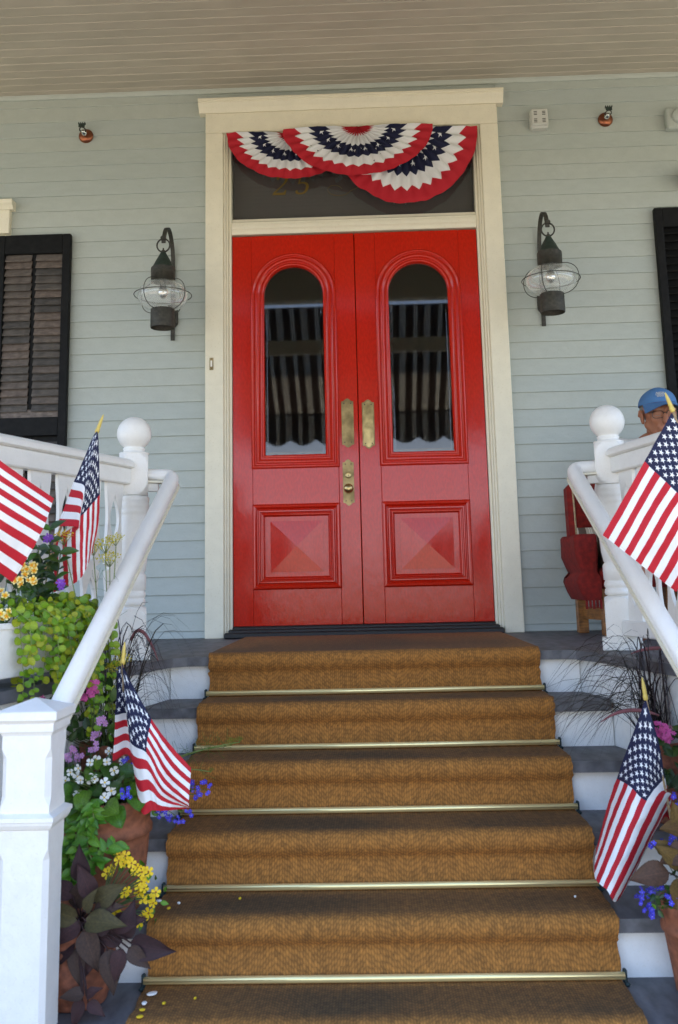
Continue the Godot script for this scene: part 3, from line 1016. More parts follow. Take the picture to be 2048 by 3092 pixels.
# sawn flat baluster: outline half width w(t), slot half width g(t), t from bottom to top
func sawn_baluster(h: float) -> ArrayMesh:
	var st := S()
	var n := 60
	var th := 0.0065
	var f := func(t: float) -> Vector2:
		var w := 0.055
		w -= 0.010 * pow(abs(sin(clamp((t - 0.56) / 0.40, 0.0, 1.0) * PI)), 1.3)
		w -= 0.012 * pow(abs(sin(clamp((t - 0.06) / 0.34, 0.0, 1.0) * PI)), 1.3)
		if t > 0.40 and t < 0.45: w -= 0.022
		var g := 0.0
		g = max(g, 0.030 * pow(abs(sin(clamp((t - 0.58) / 0.345, 0.0, 1.0) * PI)), 1.25))
		g = max(g, 0.027 * pow(abs(sin(clamp((t - 0.09) / 0.28, 0.0, 1.0) * PI)), 1.25))
		var dy := (t - 0.505) * h
		if abs(dy) < 0.013: g = max(g, sqrt(0.013 * 0.013 - dy * dy))
		return Vector2(w, g)
	for i in n:
		var a: Vector2 = f.call(float(i) / n)
		var b: Vector2 = f.call(float(i + 1) / n)
		var y0 := h * i / n
		var y1 := h * (i + 1) / n
		for s in [-1.0, 1.0]:
			var p := [Vector2(s * a.y, y0), Vector2(s * a.x, y0), Vector2(s * b.x, y1), Vector2(s * b.y, y1)]
			var c := Vector3(s * (a.x + a.y) / 2, (y0 + y1) / 2, 0)
			for z in [-th, th]:
				face(st, [Vector3(p[0].x, p[0].y, z), Vector3(p[1].x, p[1].y, z), Vector3(p[2].x, p[2].y, z), Vector3(p[3].x, p[3].y, z)], c)
			for e in [[p[1], p[2]], [p[0], p[3]]]:
				if e[0].distance_to(Vector2(0, e[0].y)) < 0.0005 and abs(e[1].x) < 0.0005: continue
				face(st, [Vector3(e[0].x, e[0].y, -th), Vector3(e[1].x, e[1].y, -th), Vector3(e[1].x, e[1].y, th), Vector3(e[0].x, e[0].y, th)], c)
	return done(st)

func make_balustrade(x: float, z: float, dir: Vector2, length: float, label: String) -> void:
	var t := thing("balustrade", label, "railing", Vector3(x, 0, z), atan2(dir.x, dir.y), "porch railings")
	# runs along local +z
	var st := S()
	var cap := []
	for i in 9:
		var a := PI * i / 8.0
		cap.append(Vector2(0.041 * cos(a), 0.742 + 0.028 * sin(a)))
	cap.append_array([Vector2(-0.041, 0.735), Vector2(-0.030, 0.730), Vector2(0.030, 0.730), Vector2(0.041, 0.735)])
	cap.reverse()
	member(st, Vector3(0, 0, 0.058), Vector3(0, 0, length), cap)
	part("cap_rail", done(st), M.white, t)
	part("top_rail", box_mesh(Vector3(-0.026, 0.668, 0.057), Vector3(0.026, 0.7305, length), 0.005), M.white, t)
	part("bottom_rail", box_mesh(Vector3(-0.026, 0.055, 0.057), Vector3(0.026, 0.112, length), 0.005), M.white, t)
	var m := sawn_baluster(0.556)
	var n := int((length - 0.13) / 0.150)
	for k in n:
		part("baluster", m, M.white, t, Transform3D(Basis(Vector3.UP, PI / 2), Vector3(0, 0.112, 0.138 + k * 0.150)))

func make_box_newel(x: float, z: float, label: String) -> void:
	var t := thing("box_newel", label, "post", Vector3(x, -1.12, z), 0.0, "square newel posts at the foot of the steps")
	var H := 1.12
	var h := 0.0625
	# shaft with stopped chamfers on its corners
	var st := S()
	var ys := [0.0, 0.30, 0.325, 0.735, 0.76, 0.80, 0.86, 0.884, 0.978, 1.0, 1.09]
	var ch := [0.0, 0.0, 0.013, 0.013, 0.0, 0.0, 0.0, 0.013, 0.013, 0.0, 0.0]
	for i in ys.size() - 1:
		for k in 4:
			var ang := PI / 2 * k
			var q := []
			for g in [[i, 0], [i, 1], [i + 1, 1], [i + 1, 0]]:
				var c: float = max(ch[g[0]], 0.0012)
				var sx: float = -(h - c) if g[1] == 0 else h - c
				q.append(Vector3(sx, ys[g[0]], h).rotated(Vector3.UP, ang))
			quad(st, q[3], q[2], q[1], q[0])
			var r := []
			for g in [[i, 0], [i, 1], [i + 1, 1], [i + 1, 0]]:
				var c: float = max(ch[g[0]], 0.0012)
				r.append((Vector3(h - c, ys[g[0]], h) if g[1] == 0 else Vector3(h, ys[g[0]], h - c)).rotated(Vector3.UP, ang))
			quad(st, r[3], r[2], r[1], r[0])
	part("shaft", done(st), M.white, t)
	var ring := func(y0: float, prof: Array) -> ArrayMesh:
		var s := S()
		for i in prof.size() - 1:
			for k in 4:
				var q := []
				for g in [[i, -1.0], [i, 1.0], [i + 1, 1.0], [i + 1, -1.0]]:
					var e: float = prof[g[0]].x
					q.append(Vector3(g[1] * e, y0 + prof[g[0]].y, e).rotated(Vector3.UP, PI / 2 * k))
				quad(s, q[3], q[2], q[1], q[0])
		return done(s)
	part("band", ring.call(0.805, [Vector2(h, 0.0), Vector2(h + 0.006, 0.004), Vector2(h + 0.012, 0.014), Vector2(h + 0.013, 0.020), Vector2(h + 0.016, 0.022), Vector2(h + 0.016, 0.032), Vector2(h, 0.040)]), M.white, t)
	part("cap", ring.call(1.032, [Vector2(h, 0.0), Vector2(h + 0.003, 0.006), Vector2(h + 0.007, 0.011), Vector2(h + 0.008, 0.030), Vector2(h + 0.011, 0.034), Vector2(h + 0.016, 0.038), Vector2(h + 0.018, 0.040), Vector2(h + 0.018, 0.058), Vector2(h + 0.0155, 0.061), Vector2(0.0, 0.088)]), M.white, t)

func make_handrail(e: Vector3, n: Vector3, back: Vector3, label: String) -> void:
	var t := thing("handrail", label, "handrail", Vector3.ZERO, 0.0, "sloping handrails beside the steps")
	var prof := []
	for i in 13:
		var a := PI * i / 12.0
		prof.append(Vector2(0.0275 * cos(a), 0.004 + 0.026 * sin(a)))
	prof.append_array([Vector2(-0.0275, -0.012), Vector2(-0.022, -0.019), Vector2(0.022, -0.019), Vector2(0.0275, -0.012)])
	prof.reverse()
	# one bent rail: return from the newel, easing down the slope
	var path := [back]
	var dn := (n - e).normalized()
	var bk := (back - e).normalized()
	for i in 9:
		var q := i / 8.0
		var p0 := e + bk * 0.035
		var p2 := e + dn * 0.05
		path.append(p0.lerp(e, q).lerp(e.lerp(p2, q), q))
	path.append(e.lerp(n, 0.4))
	path.append(n)
	var st := S(true)
	_rail(st, path, prof, Vector3.ZERO)
	part("rail", done(st), M.white, t)
	var strip := [Vector2(0.031, -0.019), Vector2(0.031, -0.027), Vector2(-0.031, -0.027), Vector2(-0.031, -0.019)]
	st = S()
	_rail(st, path, strip, Vector3(0, -0.0005, 0))
	part("under_strip", done(st), M.cream, t)
	st = S()
	var m := back + bk * 0.002
	member(st, back - bk * 0.05 + Vector3(0, -0.048, 0), m + Vector3(0, -0.048, 0), [Vector2(-0.020, 0.018), Vector2(0.020, 0.018), Vector2(0.016, -0.012), Vector2(-0.016, -0.012)])
	part("return_moulding", done(st), M.white, t)

func _rail(st: SurfaceTool, path: Array, prof: Array, off: Vector3) -> void:
	var n := path.size()
	var m := prof.size()
	var rings := []
	for i in n:
		var d: Vector3 = (path[min(i + 1, n - 1)] - path[max(i - 1, 0)]).normalized()
		var side := d.cross(Vector3.UP).normalized()
		var up := side.cross(d)
		var r := []
		for p in prof: r.append(path[i] + off + side * p.x + up * p.y)
		rings.append(r)
	for i in n - 1:
		for k in m:
			quad(st, rings[i][k], rings[i][(k + 1) % m], rings[i + 1][(k + 1) % m], rings[i + 1][k])
	for k in range(1, m - 1):
		tri(st, rings[0][0], rings[0][k + 1], rings[0][k])
		tri(st, rings[n - 1][0], rings[n - 1][k], rings[n - 1][k + 1])

# ---------------------------------------------------------------- on the wall
func make_shutter(x0: float, x1: float, top: float, label: String, weathered: bool) -> void:
	var t := thing("shutter", label, "shutter", Vector3((x0 + x1) / 2, 0, 0.017), 0.0, "louvred window shutters")
	var w := (x1 - x0) / 2
	var bot := 0.36
	var d := 0.036
	for s in [-1.0, 1.0]:
		part("stile", box_mesh(Vector3(min(s * w, s * (w - 0.044)), bot, 0), Vector3(max(s * w, s * (w - 0.044)), top, d), 0.003), M.black, t)
	var rails := [[top - 0.11, top], [top - 1.134, top - 1.034], [bot, bot + 0.11]]
	for r in rails:
		part("rail", box_mesh(Vector3(-(w - 0.0442), r[0], 0.001), Vector3(w - 0.0442, r[1], d - 0.001), 0.002), M.black, t)
	part("backing", box_mesh(Vector3(-(w - 0.045), bot + 0.1, 0.0005), Vector3(w - 0.045, top - 0.1, 0.004)), M.black, t)
	part("mullion", box_mesh(Vector3(-0.010, bot + 0.11, 0.004), Vector3(0.010, top - 0.11, 0.013)), M.black, t)
	var lw := (w - 0.044 - 0.010) / 2 - 0.002
	var st := S()
	# a slat, thicker below, leaning out at its foot
	var pr := [Vector3(0, 0.026, 0.004), Vector3(0, 0.030, 0.008), Vector3(0, -0.016, 0.031), Vector3(0, -0.020, 0.028), Vector3(0, -0.019, 0.024)]
	for i in 5:
		face(st, [pr[i] + Vector3(-lw, 0, 0), pr[(i + 1) % 5] + Vector3(-lw, 0, 0), pr[(i + 1) % 5] + Vector3(lw, 0, 0), pr[i] + Vector3(lw, 0, 0)], Vector3(0, 0.004, 0.016))
	for s in [-1.0, 1.0]:
		var q := []
		for p in pr: q.append(p + Vector3(s * lw, 0, 0))
		face(st, q, Vector3.ZERO + Vector3(0, 0, 0.016))
	var m := done(st)
	for col in [-1.0, 1.0]:
		var k := 0
		var y := top - 0.132
		while y > bot + 0.13:
			if y < top - 1.0 and y > top - 1.165:
				y -= 0.0425
				continue
			var b := Basis(Vector3.BACK, rng.randf_range(-0.012, 0.012)) * Basis(Vector3.RIGHT, rng.randf_range(-0.06, 0.06))
			var mt: StandardMaterial3D = M["louver%d" % (rng.randi() % 4)] if weathered else M.black
			part("louver", m, mt, t, Transform3D(b, Vector3(col * (0.012 + lw), y, 0.001)))
			y -= 0.0425
			k += 1
	if weathered:
		part("sill_slat", box_mesh(Vector3(-(w - 0.046), top - 1.034, 0.004), Vector3(w - 0.046, top - 0.988, 0.020), 0.003), M.louver2, t)

func make_window() -> void:
	var t := thing("window", "cream window casing with cap moulding beside the weathered shutter", "window", Vector3(-2.45, 0, 0))
	part("head_casing", box_mesh(Vector3(-0.53, 2.235, 0.0), Vector3(0.525, 2.372, 0.045), 0.003), M.cream, t)
	var st := S()
	member(st, Vector3(-0.56, 2.372, 0), Vector3(0.547, 2.372, 0), [Vector2(0, 0), Vector2(0.05, 0), Vector2(0.062, 0.018), Vector2(0.075, 0.030), Vector2(0.078, 0.042), Vector2(0.078, 0.052), Vector2(0, 0.054)])
	part("cap_moulding", done(st), M.cream, t)
	for s in [-1.0, 1.0]:
		part("side_casing", box_mesh(Vector3(min(s * 0.53, s * 0.45) , 0.42, 0.0), Vector3(max(s * 0.525, s * 0.45), 2.2345, 0.0165 + 0.0003), 0.0), M.cream, t)
	part("sill", box_mesh(Vector3(-0.57, 0.36, 0.0), Vector3(0.46, 0.4195, 0.08), 0.006), M.cream, t)
	part("sash", box_mesh(Vector3(-0.45, 0.42, 0.0), Vector3(0.45, 2.2345, 0.0172)), M.cream, t)
	for y in [[0.47, 1.29], [1.34, 2.19]]:
		part("pane", box_mesh(Vector3(-0.40, y[0], 0.0172), Vector3(0.40, y[1], 0.0200)), M.room, t)

func make_lantern(x: float, dy: float, label: String) -> void:
	var t := thing("wall_lantern", label, "lantern", Vector3(x, dy, 0), 0.0, "onion lanterns on the wall")
	var c := Vector3(0, 0, 0.28)
	var at := func(p: Array) -> ArrayMesh:
		var q := []
		for v in p: q.append(v)
		return lathe_mesh(q, 32)
	var X := Transform3D(Basis.IDENTITY, c)
	# strap arm from the wall plate up and over
	var st := S()
	var pth := []
	pth.append(Vector2(0.022, 1.595)); pth.append(Vector2(0.022, 1.98))
	for i in 13:
		var a := PI - PI * i / 12.0
		pth.append(Vector2(0.151 + 0.129 * cos(a), 2.02 + 0.165 * sin(a)))
	pth.append(Vector2(0.28, 2.088))
	pth[-2] = Vector2(0.281, 2.10)
	for i in pth.size() - 1:
		var p: Vector2 = pth[i]
		var q: Vector2 = pth[i + 1]
		var nrm := Vector2(-(q - p).y, (q - p).x).normalized() * 0.003
		var mid := Vector3(0, (p.y + q.y) / 2, (p.x + q.x) / 2)
		for s in [-1.0, 1.0]:
			face(st, [Vector3(-0.011, p.y + nrm.y * s, p.x + nrm.x * s), Vector3(0.011, p.y + nrm.y * s, p.x + nrm.x * s), Vector3(0.011, q.y + nrm.y * s, q.x + nrm.x * s), Vector3(-0.011, q.y + nrm.y * s, q.x + nrm.x * s)], mid)
			face(st, [Vector3(s * 0.011, p.y + nrm.y, p.x + nrm.x), Vector3(s * 0.011, q.y + nrm.y, q.x + nrm.x), Vector3(s * 0.011, q.y - nrm.y, q.x - nrm.x), Vector3(s * 0.011, p.y - nrm.y, p.x - nrm.x)], mid)
	box(st, Vector3(-0.014, 2.078, 0.266), Vector3(0.014, 2.094, 0.294), 0.003)
	part("arm", done(st), M.bronze, t)
	st = S()
	box(st, Vector3(-0.028, 1.69, 0.0125), Vector3(0.028, 1.80, 0.020), 0.003)
	extrude(st, PackedVector2Array([Vector2(-0.028, 1.689), Vector2(0.028, 1.689), Vector2(0.0, 1.655)]), 0.013, 0.021)
	part("wall_plate", done(st), M.bronze, t)
	st = S(true)
	var rg := []
	for i in 25:
		var a := TAU * i / 24.0
		rg.append(c + Vector3(0.034 * sin(a), 2.047 + 0.036 * cos(a), 0))
	tube(st, rg, 0.0045, 6)
	part("ring", done(st), M.bronze, t)
	part("finial", at.call([Vector2(0, 2.034), Vector2(0.004, 2.032), Vector2(0.004, 2.024), Vector2(0.010, 2.018), Vector2(0.010, 2.012), Vector2(0.006, 2.006), Vector2(0.008, 2.0)]), M.bronze, t, X)
	part("cone_hood", lathe_mesh([Vector2(0.0, 2.009), Vector2(0.014, 2.008), Vector2(0.017, 2.000), Vector2(0.036, 1.966), Vector2(0.054, 1.930), Vector2(0.063, 1.921)], 28), M.bronze_green, t, X)
	part("collar", lathe_mesh([Vector2(0.063, 1.921), Vector2(0.064, 1.912), Vector2(0.0632, 1.846), Vector2(0.0605, 1.846), Vector2(0.0605, 1.91), Vector2(0, 1.915)], 28), M.bronze, t, X)
	var gp := []
	for i in 25:
		var a := PI * (0.12 + 0.76 * i / 24.0)
		gp.append(Vector2(0.131 * pow(sin(a), 0.85), 1.772 + 0.082 * cos(a)))
	for i in 25:
		gp.append(Vector2(gp[24 - i].x - 0.0025, gp[24 - i].y))
	part("globe", lathe_mesh(gp, 48), M.globe, t, X)
	# bulb
	var bp := []
	for i in 13:
		var a := PI * i / 12.0
		bp.append(Vector2(max(0.028 * sin(a), 0.0), 1.788 + 0.033 * cos(a)))
	part("bulb", lathe_mesh(bp, 24), M.chrome, t, X)
	part("socket", lathe_mesh([Vector2(0.0, 1.86), Vector2(0.018, 1.86), Vector2(0.016, 1.815), Vector2(0.0, 1.815)], 20), M.bronze, t, X)
	part("base_cup", lathe_mesh([Vector2(0.0, 1.690), Vector2(0.060, 1.698), Vector2(0.0625, 1.694), Vector2(0.0632, 1.60), Vector2(0.0615, 1.597), Vector2(0.060, 1.602), Vector2(0.059, 1.68), Vector2(0, 1.685)], 32), M.bronze, t, X)
	# wire guard: four uprights and a hoop
	for k in 4:
		var a := 0.5 + PI / 2 * k
		st = S(true)
		var w := []
		w.append(c + Vector3(cos(a) * 0.064, 1.872, sin(a) * 0.064))
		for i in 13:
			var q := PI * (0.06 + 0.88 * i / 12.0)
			w.append(c + Vector3(cos(a) * 0.148 * pow(sin(q), 0.55), 1.772 + 0.086 * cos(q), sin(a) * 0.148 * pow(sin(q), 0.55)))
		w.append(c + Vector3(cos(a) * 0.064, 1.672, sin(a) * 0.064))
		tube(st, w, 0.0021, 6)
		part("guard_wire", done(st), M.bronze, t)
	st = S(true)
	var hp := []
	for i in 37:
		var a := TAU * i / 36.0
		hp.append(c + Vector3(0.149 * cos(a), 1.774, 0.149 * sin(a)))
	tube(st, hp, 0.0021, 6)
	part("guard_hoop", done(st), M.bronze, t)

func make_fixtures() -> void:
	var fw := Basis(Vector3.RIGHT, PI / 2)
	for g in [[-1.512, 2.812, "copper sprinkler head on the wall above the weathered shutter"], [1.430, 2.800, "copper sprinkler head on the wall between two white boxes"]]:
		var t := thing("sprinkler_head", g[2], "sprinkler", Vector3(g[0], g[1], 0.012), 0.0, "fire sprinklers on the wall")
		part("escutcheon", lathe_mesh([Vector2(0.0415, 0), Vector2(0.042, 0.004), Vector2(0.039, 0.011), Vector2(0.028, 0.019), Vector2(0.016, 0.023), Vector2(0, 0.023)], 28), M.copper, t, Transform3D(fw, Vector3.ZERO))
		part("nozzle", lathe_mesh([Vector2(0.014, 0.03), Vector2(0.014, 0.05), Vector2(0.010, 0.052), Vector2(0.009, 0.066), Vector2(0, 0.066)], 16), M.chrome, t, Transform3D(fw, Vector3.ZERO))
		var st := S(true)
		for s in [-1.0, 1.0]:
			tube(st, [Vector3(s * 0.009, 0.002, 0.05), Vector3(s * 0.019, 0.006, 0.066), Vector3(s * 0.012, 0.010, 0.084), Vector3(0, 0.012, 0.092)], 0.0035, 6)
		part("yoke", done(st), M.bronze, t)
		st = S()
		box(st, Vector3(-0.018, 0.012, 0.088), Vector3(0.018, 0.030, 0.092), 0.001)
		box(st, Vector3(-0.020, 0.030, 0.076), Vector3(0.020, 0.0335, 0.092), 0.001)
		for k in 4:
			box(st, Vector3(-0.0195 + k * 0.0115, 0.030, 0.080), Vector3(-0.0145 + k * 0.0115, 0.040, 0.094), 0.001)
		part("deflector", done(st), M.bronze_green, t)
	# white alarm box with slots
	var b := thing("alarm_box", "white speckled square alarm box with slots, mounted right of the cornice", "alarm", Vector3(1.053, 2.800, 0.012))
	b.set_meta("label", "white square alarm box with dark slots beside the cream cornice")
	part("housing", box_mesh(Vector3(-0.050, -0.058, 0.0), Vector3(0.050, 0.052, 0.055), 0.010), M.box_white, b)
	part("grille", box_mesh(Vector3(-0.046, -0.046, 0.055), Vector3(0.046, 0.050, 0.066), 0.008), M.box_white, b)
	for sx in [-0.024, 0.022]:
		for sy in [-0.022, 0.022]:
			for k in 3:
				part("slot", box_mesh(Vector3(sx - 0.009, sy - 0.010 + k * 0.009, 0.0655), Vector3(sx + 0.009, sy - 0.006 + k * 0.009, 0.0668)), M.slot, b)
	var j := thing("junction_box", "pale painted junction box with round cover near the right shutter", "junction box", Vector3(1.815, 2.775, 0.012))
	part("housing", box_mesh(Vector3(-0.058, -0.062, 0.0), Vector3(0.058, 0.062, 0.05), 0.008), M.siding2, j)
	part("cover", lathe_mesh([Vector2(0.044, 0.05), Vector2(0.044, 0.066), Vector2(0.036, 0.072), Vector2(0, 0.072)], 24), M.siding2, j, Transform3D(fw, Vector3(0.012, 0.006, 0)))
	part("knockout", lathe_mesh([Vector2(0.006, 0), Vector2(0.006, 0.002), Vector2(0, 0.002)], 12), M.slot, j, Transform3D(fw, Vector3(0.018, -0.052, 0.05)))
	var l := thing("flood_lamp", "cream bullet shaped flood lamp above the black shutter", "lamp", Vector3(1.87, 2.44, 0.012))
	part("canopy", lathe_mesh([Vector2(0.04, 0), Vector2(0.038, 0.02), Vector2(0.012, 0.026), Vector2(0, 0.026)], 20), M.lamp_shell, l, Transform3D(fw, Vector3(0, -0.03, 0)))
	var tilt := Basis(Vector3.UP, -0.5) * Basis(Vector3.RIGHT, PI / 2 + 0.7)
	part("shell", lathe_mesh([Vector2(0, -0.03), Vector2(0.02, -0.028), Vector2(0.036, -0.010), Vector2(0.044, 0.02), Vector2(0.050, 0.07), Vector2(0.052, 0.10), Vector2(0.046, 0.10), Vector2(0.044, 0.085), Vector2(0, 0.08)], 28), M.lamp_shell, l, Transform3D(tilt, Vector3(0, 0.01, 0.05)))
	var st2 := S()
	tube(st2, [Vector3(0, -0.03, 0.02), Vector3(0, -0.05, 0.04), Vector3(0, -0.02, 0.06)], 0.009, 8)
	part("knuckle", done(st2), M.bronze, l)
	# door bell
	var d := thing("door_bell", "small brass door bell push on the left casing", "door bell", Vector3(-0.787, 1.452, 0.0465))
	d.set_meta("label", "small brass door bell push on the cream casing")
	part("plate", box_mesh(Vector3(-0.0105, -0.034, 0), Vector3(0.0105, 0.034, 0.003), 0.001), M.brass_old, d)
	part("button", box_mesh(Vector3(-0.005, -0.016, 0.003), Vector3(0.005, 0.018, 0.006), 0.001), M.white, d)
	for y in [-0.027, 0.027]:
		part("screw", lathe_mesh([Vector2(0.0026, 0), Vector2(0.0026, 0.001), Vector2(0, 0.0014)], 8), M.slot, d, Transform3D(fw, Vector3(0, y, 0.003)))

# pleated half-round fan: c = middle of its straight edge
func make_bunting_fan(c: Vector3, rx: float, ry: float, tilt: float, lean: float, label: String) -> void:
	var t := thing("bunting", label, "bunting", c, 0.0, "bunting fans in the transom")
	var n := FastNoiseLite.new()
	n.frequency = 1.5
	n.seed = int(c.x * 1000)
	var pleats := 16
	var f := func(u: float, v: float) -> Vector3:
		var a := PI * u
		var ph := fposmod(u * pleats, 1.0)
		var zig: float = abs(ph - 0.5) * 2.0 - 0.5
		var k := 1.0 + 0.03 * n.get_noise_2d(u * 4.0, 0.0)
		var r := v * k
		var p := Vector3(-cos(a) * rx * r, -sin(a) * ry * r, 0)
		# deep pleats near the knot, flatter at the hem
		p.z = zig * 0.036 * min(1.0, v * 3.0) * (1.0 - 0.75 * smoothstep(0.72, 1.0, v)) + lean * sin(a) * v + n.get_noise_2d(u * 3.0, v * 3.0) * 0.01
		p = p.rotated(Vector3.BACK, tilt)
		return p
	part("pleated_cloth", sheet(pleats * 4, 24, f), M.bunting, t)

# ---------------------------------------------------------------- flags
func make_flag_on_stick(ku: Array, kv: Array, net: Array, tip: Vector3, top: Vector3, foot: Vector3, wave: float, label: String) -> void:
	var t := thing("stick_flag", label, "flag", foot, 0.0, "small stars and stripes flags on sticks")
	var n := FastNoiseLite.new()
	n.frequency = 1.0
	n.seed = int(abs(foot.x) * 777)
	var f := func(u: float, v: float) -> Vector3:
		var col := []
		for row in net: col.append(spl(kv, row, v))
		var p := spl(ku, col, u)
		p.z += wave * sin(u * 9.0 + v * 2.0) * u + n.get_noise_2d(u * 2.5, v * 2.5) * 0.007 + n.get_noise_2d(u * 9.0 + 50.0, v * 4.0) * 0.004
		return p - foot
	var m := sheet(56, 36, f)
	part("cloth", m, M.flag, t)
	var st := S(true)
	tube(st, [foot - foot, top - foot], 0.0042, 8)
	part("stick", done(st), M.pine, t)
	var d := (tip - top)
	var L := d.length()
	var y := d.normalized()
	var xx := y.cross(Vector3.BACK).normalized()
	var b := Basis(xx, y, xx.cross(y))
	part("finial", lathe_mesh([Vector2(0.005, -0.002), Vector2(0.0066, 0.0), Vector2(0.0074, L * 0.10), Vector2(0.0066, L * 0.20), Vector2(0.0052, L * 0.25), Vector2(0.0060, L * 0.29), Vector2(0.0060, L * 0.36), Vector2(0.0050, L * 0.65), Vector2(0.0028, L * 0.9), Vector2(0.001, L)], 14), M.gold_paint, t, Transform3D(b, top - foot))

func make_flags() -> void:
	make_flag_on_stick([0, 0.5, 1], [0, 0.54, 1], [[Vector3(-1.099, 0.740, 2.620), Vector3(-1.143, 0.618, 2.640), Vector3(-1.199, 0.518, 2.620)], [Vector3(-0.975, 0.635, 2.520), Vector3(-1.025, 0.534, 2.530), Vector3(-1.087, 0.415, 2.500)], [Vector3(-0.862, 0.534, 2.360), Vector3(-0.887, 0.429, 2.400), Vector3(-0.976, 0.298, 2.360)]], Vector3(-1.068, 0.805, 2.62), Vector3(-1.092, 0.750, 2.62), Vector3(-1.30, 0.19, 2.36), 0.004, "striped flag spread out flat over the yellow flowers of the white planter")
	make_flag_on_stick([0, 0.15, 0.4, 0.7, 1], [0, 0.54, 1], [[Vector3(-0.831, 0.764, 2.080), Vector3(-0.893, 0.610, 2.080), Vector3(-0.944, 0.472, 2.080)], [Vector3(-0.813, 0.756, 2.100), Vector3(-0.850, 0.590, 2.110), Vector3(-0.865, 0.463, 2.110)], [Vector3(-0.815, 0.570, 2.060), Vector3(-0.864, 0.498, 2.100), Vector3(-0.958, 0.425, 2.050)], [Vector3(-0.831, 0.466, 2.020), Vector3(-0.870, 0.401, 2.080), Vector3(-0.962, 0.362, 2.040)], [Vector3(-0.847, 0.389, 2.020), Vector3(-0.868, 0.307, 2.070), Vector3(-0.959, 0.265, 2.050)]], Vector3(-0.803, 0.826, 2.08), Vector3(-0.825, 0.768, 2.077), Vector3(-1.040, 0.185, 2.060), 0.003, "flag hanging folded from a leaning stick, in front of the white railing")
	make_flag_on_stick([0, 0.13, 0.2, 0.4, 0.7, 1], [0, 0.54, 1], [[Vector3(-0.711, 0.048, 2.200), Vector3(-0.717, -0.091, 2.200), Vector3(-0.721, -0.219, 2.200)], [Vector3(-0.696, 0.049, 2.190), Vector3(-0.684, -0.097, 2.170), Vector3(-0.675, -0.217, 2.170)], [Vector3(-0.695, 0.053, 2.215), Vector3(-0.663, -0.158, 2.240), Vector3(-0.632, -0.342, 2.240)], [Vector3(-0.599, -0.096, 2.250), Vector3(-0.608, -0.188, 2.270), Vector3(-0.594, -0.347, 2.250)], [Vector3(-0.537, -0.169, 2.270), Vector3(-0.561, -0.273, 2.250), Vector3(-0.565, -0.351, 2.230)], [Vector3(-0.485, -0.234, 2.240), Vector3(-0.490, -0.330, 2.250), Vector3(-0.490, -0.349, 2.220)]], Vector3(-0.692, 0.118, 2.2), Vector3(-0.699, 0.054, 2.195), Vector3(-0.715, -0.36, 2.10), 0.003, "flag draped over the terracotta pot of white begonias")
	make_flag_on_stick([0, 0.5, 1], [0, 0.54, 1], [[Vector3(0.903, 0.729, 2.400), Vector3(1.005, 0.610, 2.420), Vector3(1.074, 0.543, 2.420)], [Vector3(0.804, 0.563, 2.370), Vector3(0.889, 0.460, 2.400), Vector3(0.978, 0.378, 2.380)], [Vector3(0.706, 0.394, 2.320), Vector3(0.801, 0.307, 2.350), Vector3(0.903, 0.230, 2.320)]], Vector3(0.889, 0.788, 2.4), Vector3(0.907, 0.733, 2.4), Vector3(1.10, 0.15, 2.4), 0.003, "flag spread wide in front of the seated man and the handrail")
	make_flag_on_stick([0, 0.4, 1], [0, 0.27, 0.54, 0.77, 1], [[Vector3(0.820, -0.070, 2.220), Vector3(0.841, -0.173, 2.235), Vector3(0.861, -0.289, 2.210), Vector3(0.884, -0.382, 2.160), Vector3(0.905, -0.469, 2.100)], [Vector3(0.743, -0.304, 2.130), Vector3(0.754, -0.305, 2.240), Vector3(0.790, -0.338, 2.270), Vector3(0.863, -0.342, 2.220), Vector3(0.875, -0.418, 2.120)], [Vector3(0.671, -0.494, 2.130), Vector3(0.644, -0.547, 2.220), Vector3(0.664, -0.567, 2.270), Vector3(0.692, -0.604, 2.250), Vector3(0.764, -0.585, 2.130)]], Vector3(0.816, -0.011, 2.215), Vector3(0.822, -0.073, 2.215), Vector3(0.895, -0.60, 2.22), 0.003, "flag hanging like a cone beside brown leaves and blue lobelia")

